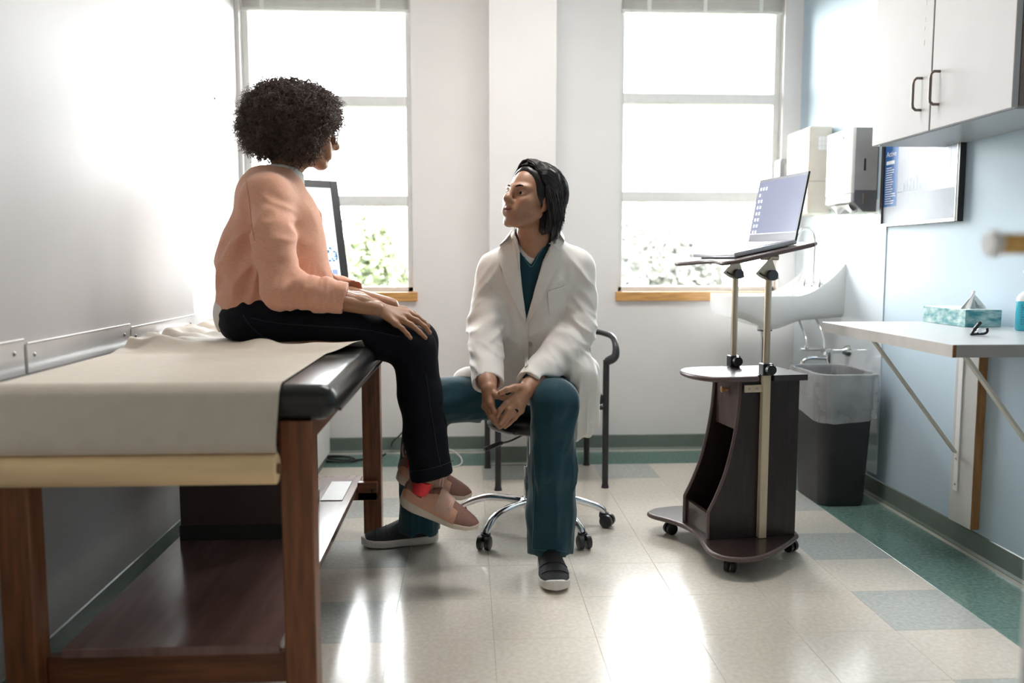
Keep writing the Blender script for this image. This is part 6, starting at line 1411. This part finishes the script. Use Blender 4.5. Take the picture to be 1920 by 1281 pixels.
def kf(p, D):
    g = lambda c, s_: np.exp(-((p-c)/A3(s_))**2@A3([1, 1, 1]))
    q1 = p@np.array([[0.8, 0, 0.6], [0, 1, 0], [-0.6, 0, 0.8]]); q2 = p@np.array([[0.8, 0, -0.6], [0, 1, 0], [0.6, 0, 0.8]])
    d = 0.008*g(P(912, 615, 3.16), (0.10, 0.12, 0.09))*ridge(q2*A3([9, 10, 30]))+0.007*g(P(1085, 625, 3.15), (0.10, 0.12, 0.10))*ridge(q1*A3([9, 10, 28]))
    d += 0.006*g(P(912, 680, 3.05), (0.09, 0.12, 0.07))*ridge(q1*A3([8, 10, 34]))+0.006*g(P(1035, 690, 3.03), (0.11, 0.12, 0.07))*ridge(q2*A3([30, 10, 9]))
    d += 0.006*g(P(1000, 640, 3.18), (0.14, 0.12, 0.10))*ridge(q1*A3([14, 7, 14]))+0.005*g(P(915, 530, 3.2), (0.07, 0.12, 0.12))*ridge(q1*A3([26, 8, 8]))+0.005*g(P(1090, 530, 3.2), (0.07, 0.12, 0.12))*ridge(q2*A3([26, 8, 8]))
    d += 0.010*g(P(1090, 760, 3.2), (0.12, 0.25, 0.16))*ridge(p*A3([26, 16, 5]))
    # arm-side creases
    cr = lambda a, b, w_: np.exp(-(np.linalg.norm((p-A3(a))-np.clip(((p-A3(a))@(A3(b)-A3(a)))/((A3(b)-A3(a))@(A3(b)-A3(a))), 0, 1)[..., None]*(A3(b)-A3(a)), axis=-1)/w_)**2)
    d -= 0.012*cr(P(941, 500, 3.13), P(946, 640, 3.13), 0.012)+0.012*cr(P(1062, 500, 3.13), P(1058, 610, 3.12), 0.012)
    return D-1.7*d-0.003*vnoise(p*13)-0.0035*ridge(p*A3([15, 12, 11]))
v.field(kf)
V, F = v.mesh(); V = relax(V, F, 1, 0.4); coat = npmesh('white_coat', V, F, M_COAT, dc); bcoat = bvh(V, F)
M_LAPEL = mat('coat_lapel', (0.79, 0.755, 0.72), 0.8, var=0.02, vscale=160, bump=0.05, bscale=260)
def sheet(inner, outer, name, m=10, n=26, lift=(0.004, 0.012), par=None, mt=None, ym=3.12):
    a = spline([(x, y, 0) for x, y in inner], n)[:, :2]; b = spline([(x, y, 0) for x, y in outer], n)[:, :2]
    G = np.zeros((n, m, 3))
    for i in range(n):
        for j in range(m):
            t_ = j/(m-1); pxy = a[i]*(1-t_)+b[i]*t_; G[i, j] = castpx(bcoat, pxy[0], pxy[1], lift[0]+(lift[1]-lift[0])*t_, ym)
    # smooth the depth so folded cloth spans creases
    for _ in range(3): G[1:-1] = 0.5*G[1:-1]+0.25*(G[:-2]+G[2:])
    return MB().grid(G, -0.0022).build(name, mt or M_LAPEL, par or coat, 60)
sheet([(964, 447), (969, 475), (974, 520), (981, 565), (986, 602)], [(938, 472), (936, 485), (947, 520), (964, 560), (984, 604)], 'lapel')
sheet([(1033, 455), (1024, 480), (1011, 520), (999, 562), (989, 604)], [(1052, 478), (1047, 490), (1032, 522), (1012, 565), (991, 606)], 'lapel')
sheet([(962, 432), (960, 442), (963, 452)], [(950, 448), (941, 458), (940, 469)], 'collar', 8, 12, (0.008, 0.012))
sheet([(1036, 432), (1037, 444), (1033, 458)], [(1049, 437), (1057, 452), (1041, 468)], 'collar', 8, 12, (0.008, 0.012))
sheet([(986, 606), (985, 640), (985, 690)], [(990, 604), (990, 640), (991, 688)], 'front_edge', 4, 20, (0.002, 0.006))
sheet([(1026, 546), (1027, 565), (1030, 590)], [(1060, 537), (1061, 558), (1060, 585)], 'chest_pocket', 10, 14, (0.003, 0.003), ym=3.1)
bp_ = castpx(bcoat, 993, 645, 0.004); MB().lathe([(0.0001, -0.002), (0.0085, -0.002), (0.0095, 0.0), (0.008, 0.003), (0.006, 0.002), (0.0001, 0.002)], (0, 0, 0), 'z', 18, M=frame(bp_, A3([1.0, 0, 0]), A3([0, 0, 1.0]), A3([0, -1.0, 0]))).build('button', mat('button_cream', (0.45, 0.38, 0.30), 0.35, var=0.04), coat, 50)
# ---- shoes
M_SOLED = mat('white_rubber_sole', (0.66, 0.63, 0.60), 0.5, var=0.05, vscale=20)
M_KND = mat('black_knit_shoe', (0.014, 0.015, 0.019), 0.8, var=0.3, vscale=200, bump=0.12, bscale=350)
M_GUM = mat('gum_outsole', (0.20, 0.09, 0.045), 0.6, var=0.1)
spec_d = dict(bot=[0.010, 0.003, 0.0, 0.0, 0.003, 0.012], mid=[0.048, 0.044, 0.040, 0.040, 0.042, 0.046], ts=[0, 0.05, 0.12, 0.22, 0.34, 0.45, 0.56, 0.68, 0.82, 0.93, 1.0], top=[0.080, 0.105, 0.110, 0.115, 0.118, 0.108, 0.092, 0.075, 0.060, 0.048, 0.036], pinch=[0.2, 0.3, 0.32, 0.28, 0.15, 0.08])
def slip_on(heel, toe, L, lab):
    mbs, G, (a, s_, u, W3, width, mid, top) = shoe(dc, 'slip_on_shoe', heel, toe, A3([0, 0, 1.0]), L, 0.112, spec_d, None)
    so = mbs.build('slip_on_shoe', M_SOLED, dc, 50, lab); MB().grid(G, 0.002).build('upper', M_KND, so, 60)
    for s0 in (0.62, 0.72):
        i = int(40*s0); MB().tube(G[i, 3:-3]+u*0.001, 0.0022, 6).build('knit_band', M_KND, so, 180)
    MB().tube([W3(0.20, 0, 0.07), W3(0.20, 0, 0.10), W3(0.20, 0, 0.15)], [0.042, 0.043, 0.043], 20, flat=(1.2, 0.9)).build('sock', M_KND, so, 60)
    ol = [W3(sv, sg*width(sv)*0.93, 0.0015+0.0) for sg, rng in ((1, np.linspace(0.03, 0.97, 24)), (-1, np.linspace(0.97, 0.03, 24))) for sv in rng]
hl1 = A3([0.288, 3.045, 0.001]); slip_on(hl1, A3([0.010, -1, 0]), 0.300, 'black slip-on shoe pointing at the camera')
t1 = FL(671, 1031); h1 = FL(822, 1021); h1[2] = t1[2] = 0.001; slip_on(h1+A3([0.0, 0.03, 0]), (t1-h1)+A3([0, 0.0, 0]), 0.305, 'black slip-on shoe pointing left')
# drop helper tags
for o in bpy.data.objects:
    if '_o' in o: del o['_o']
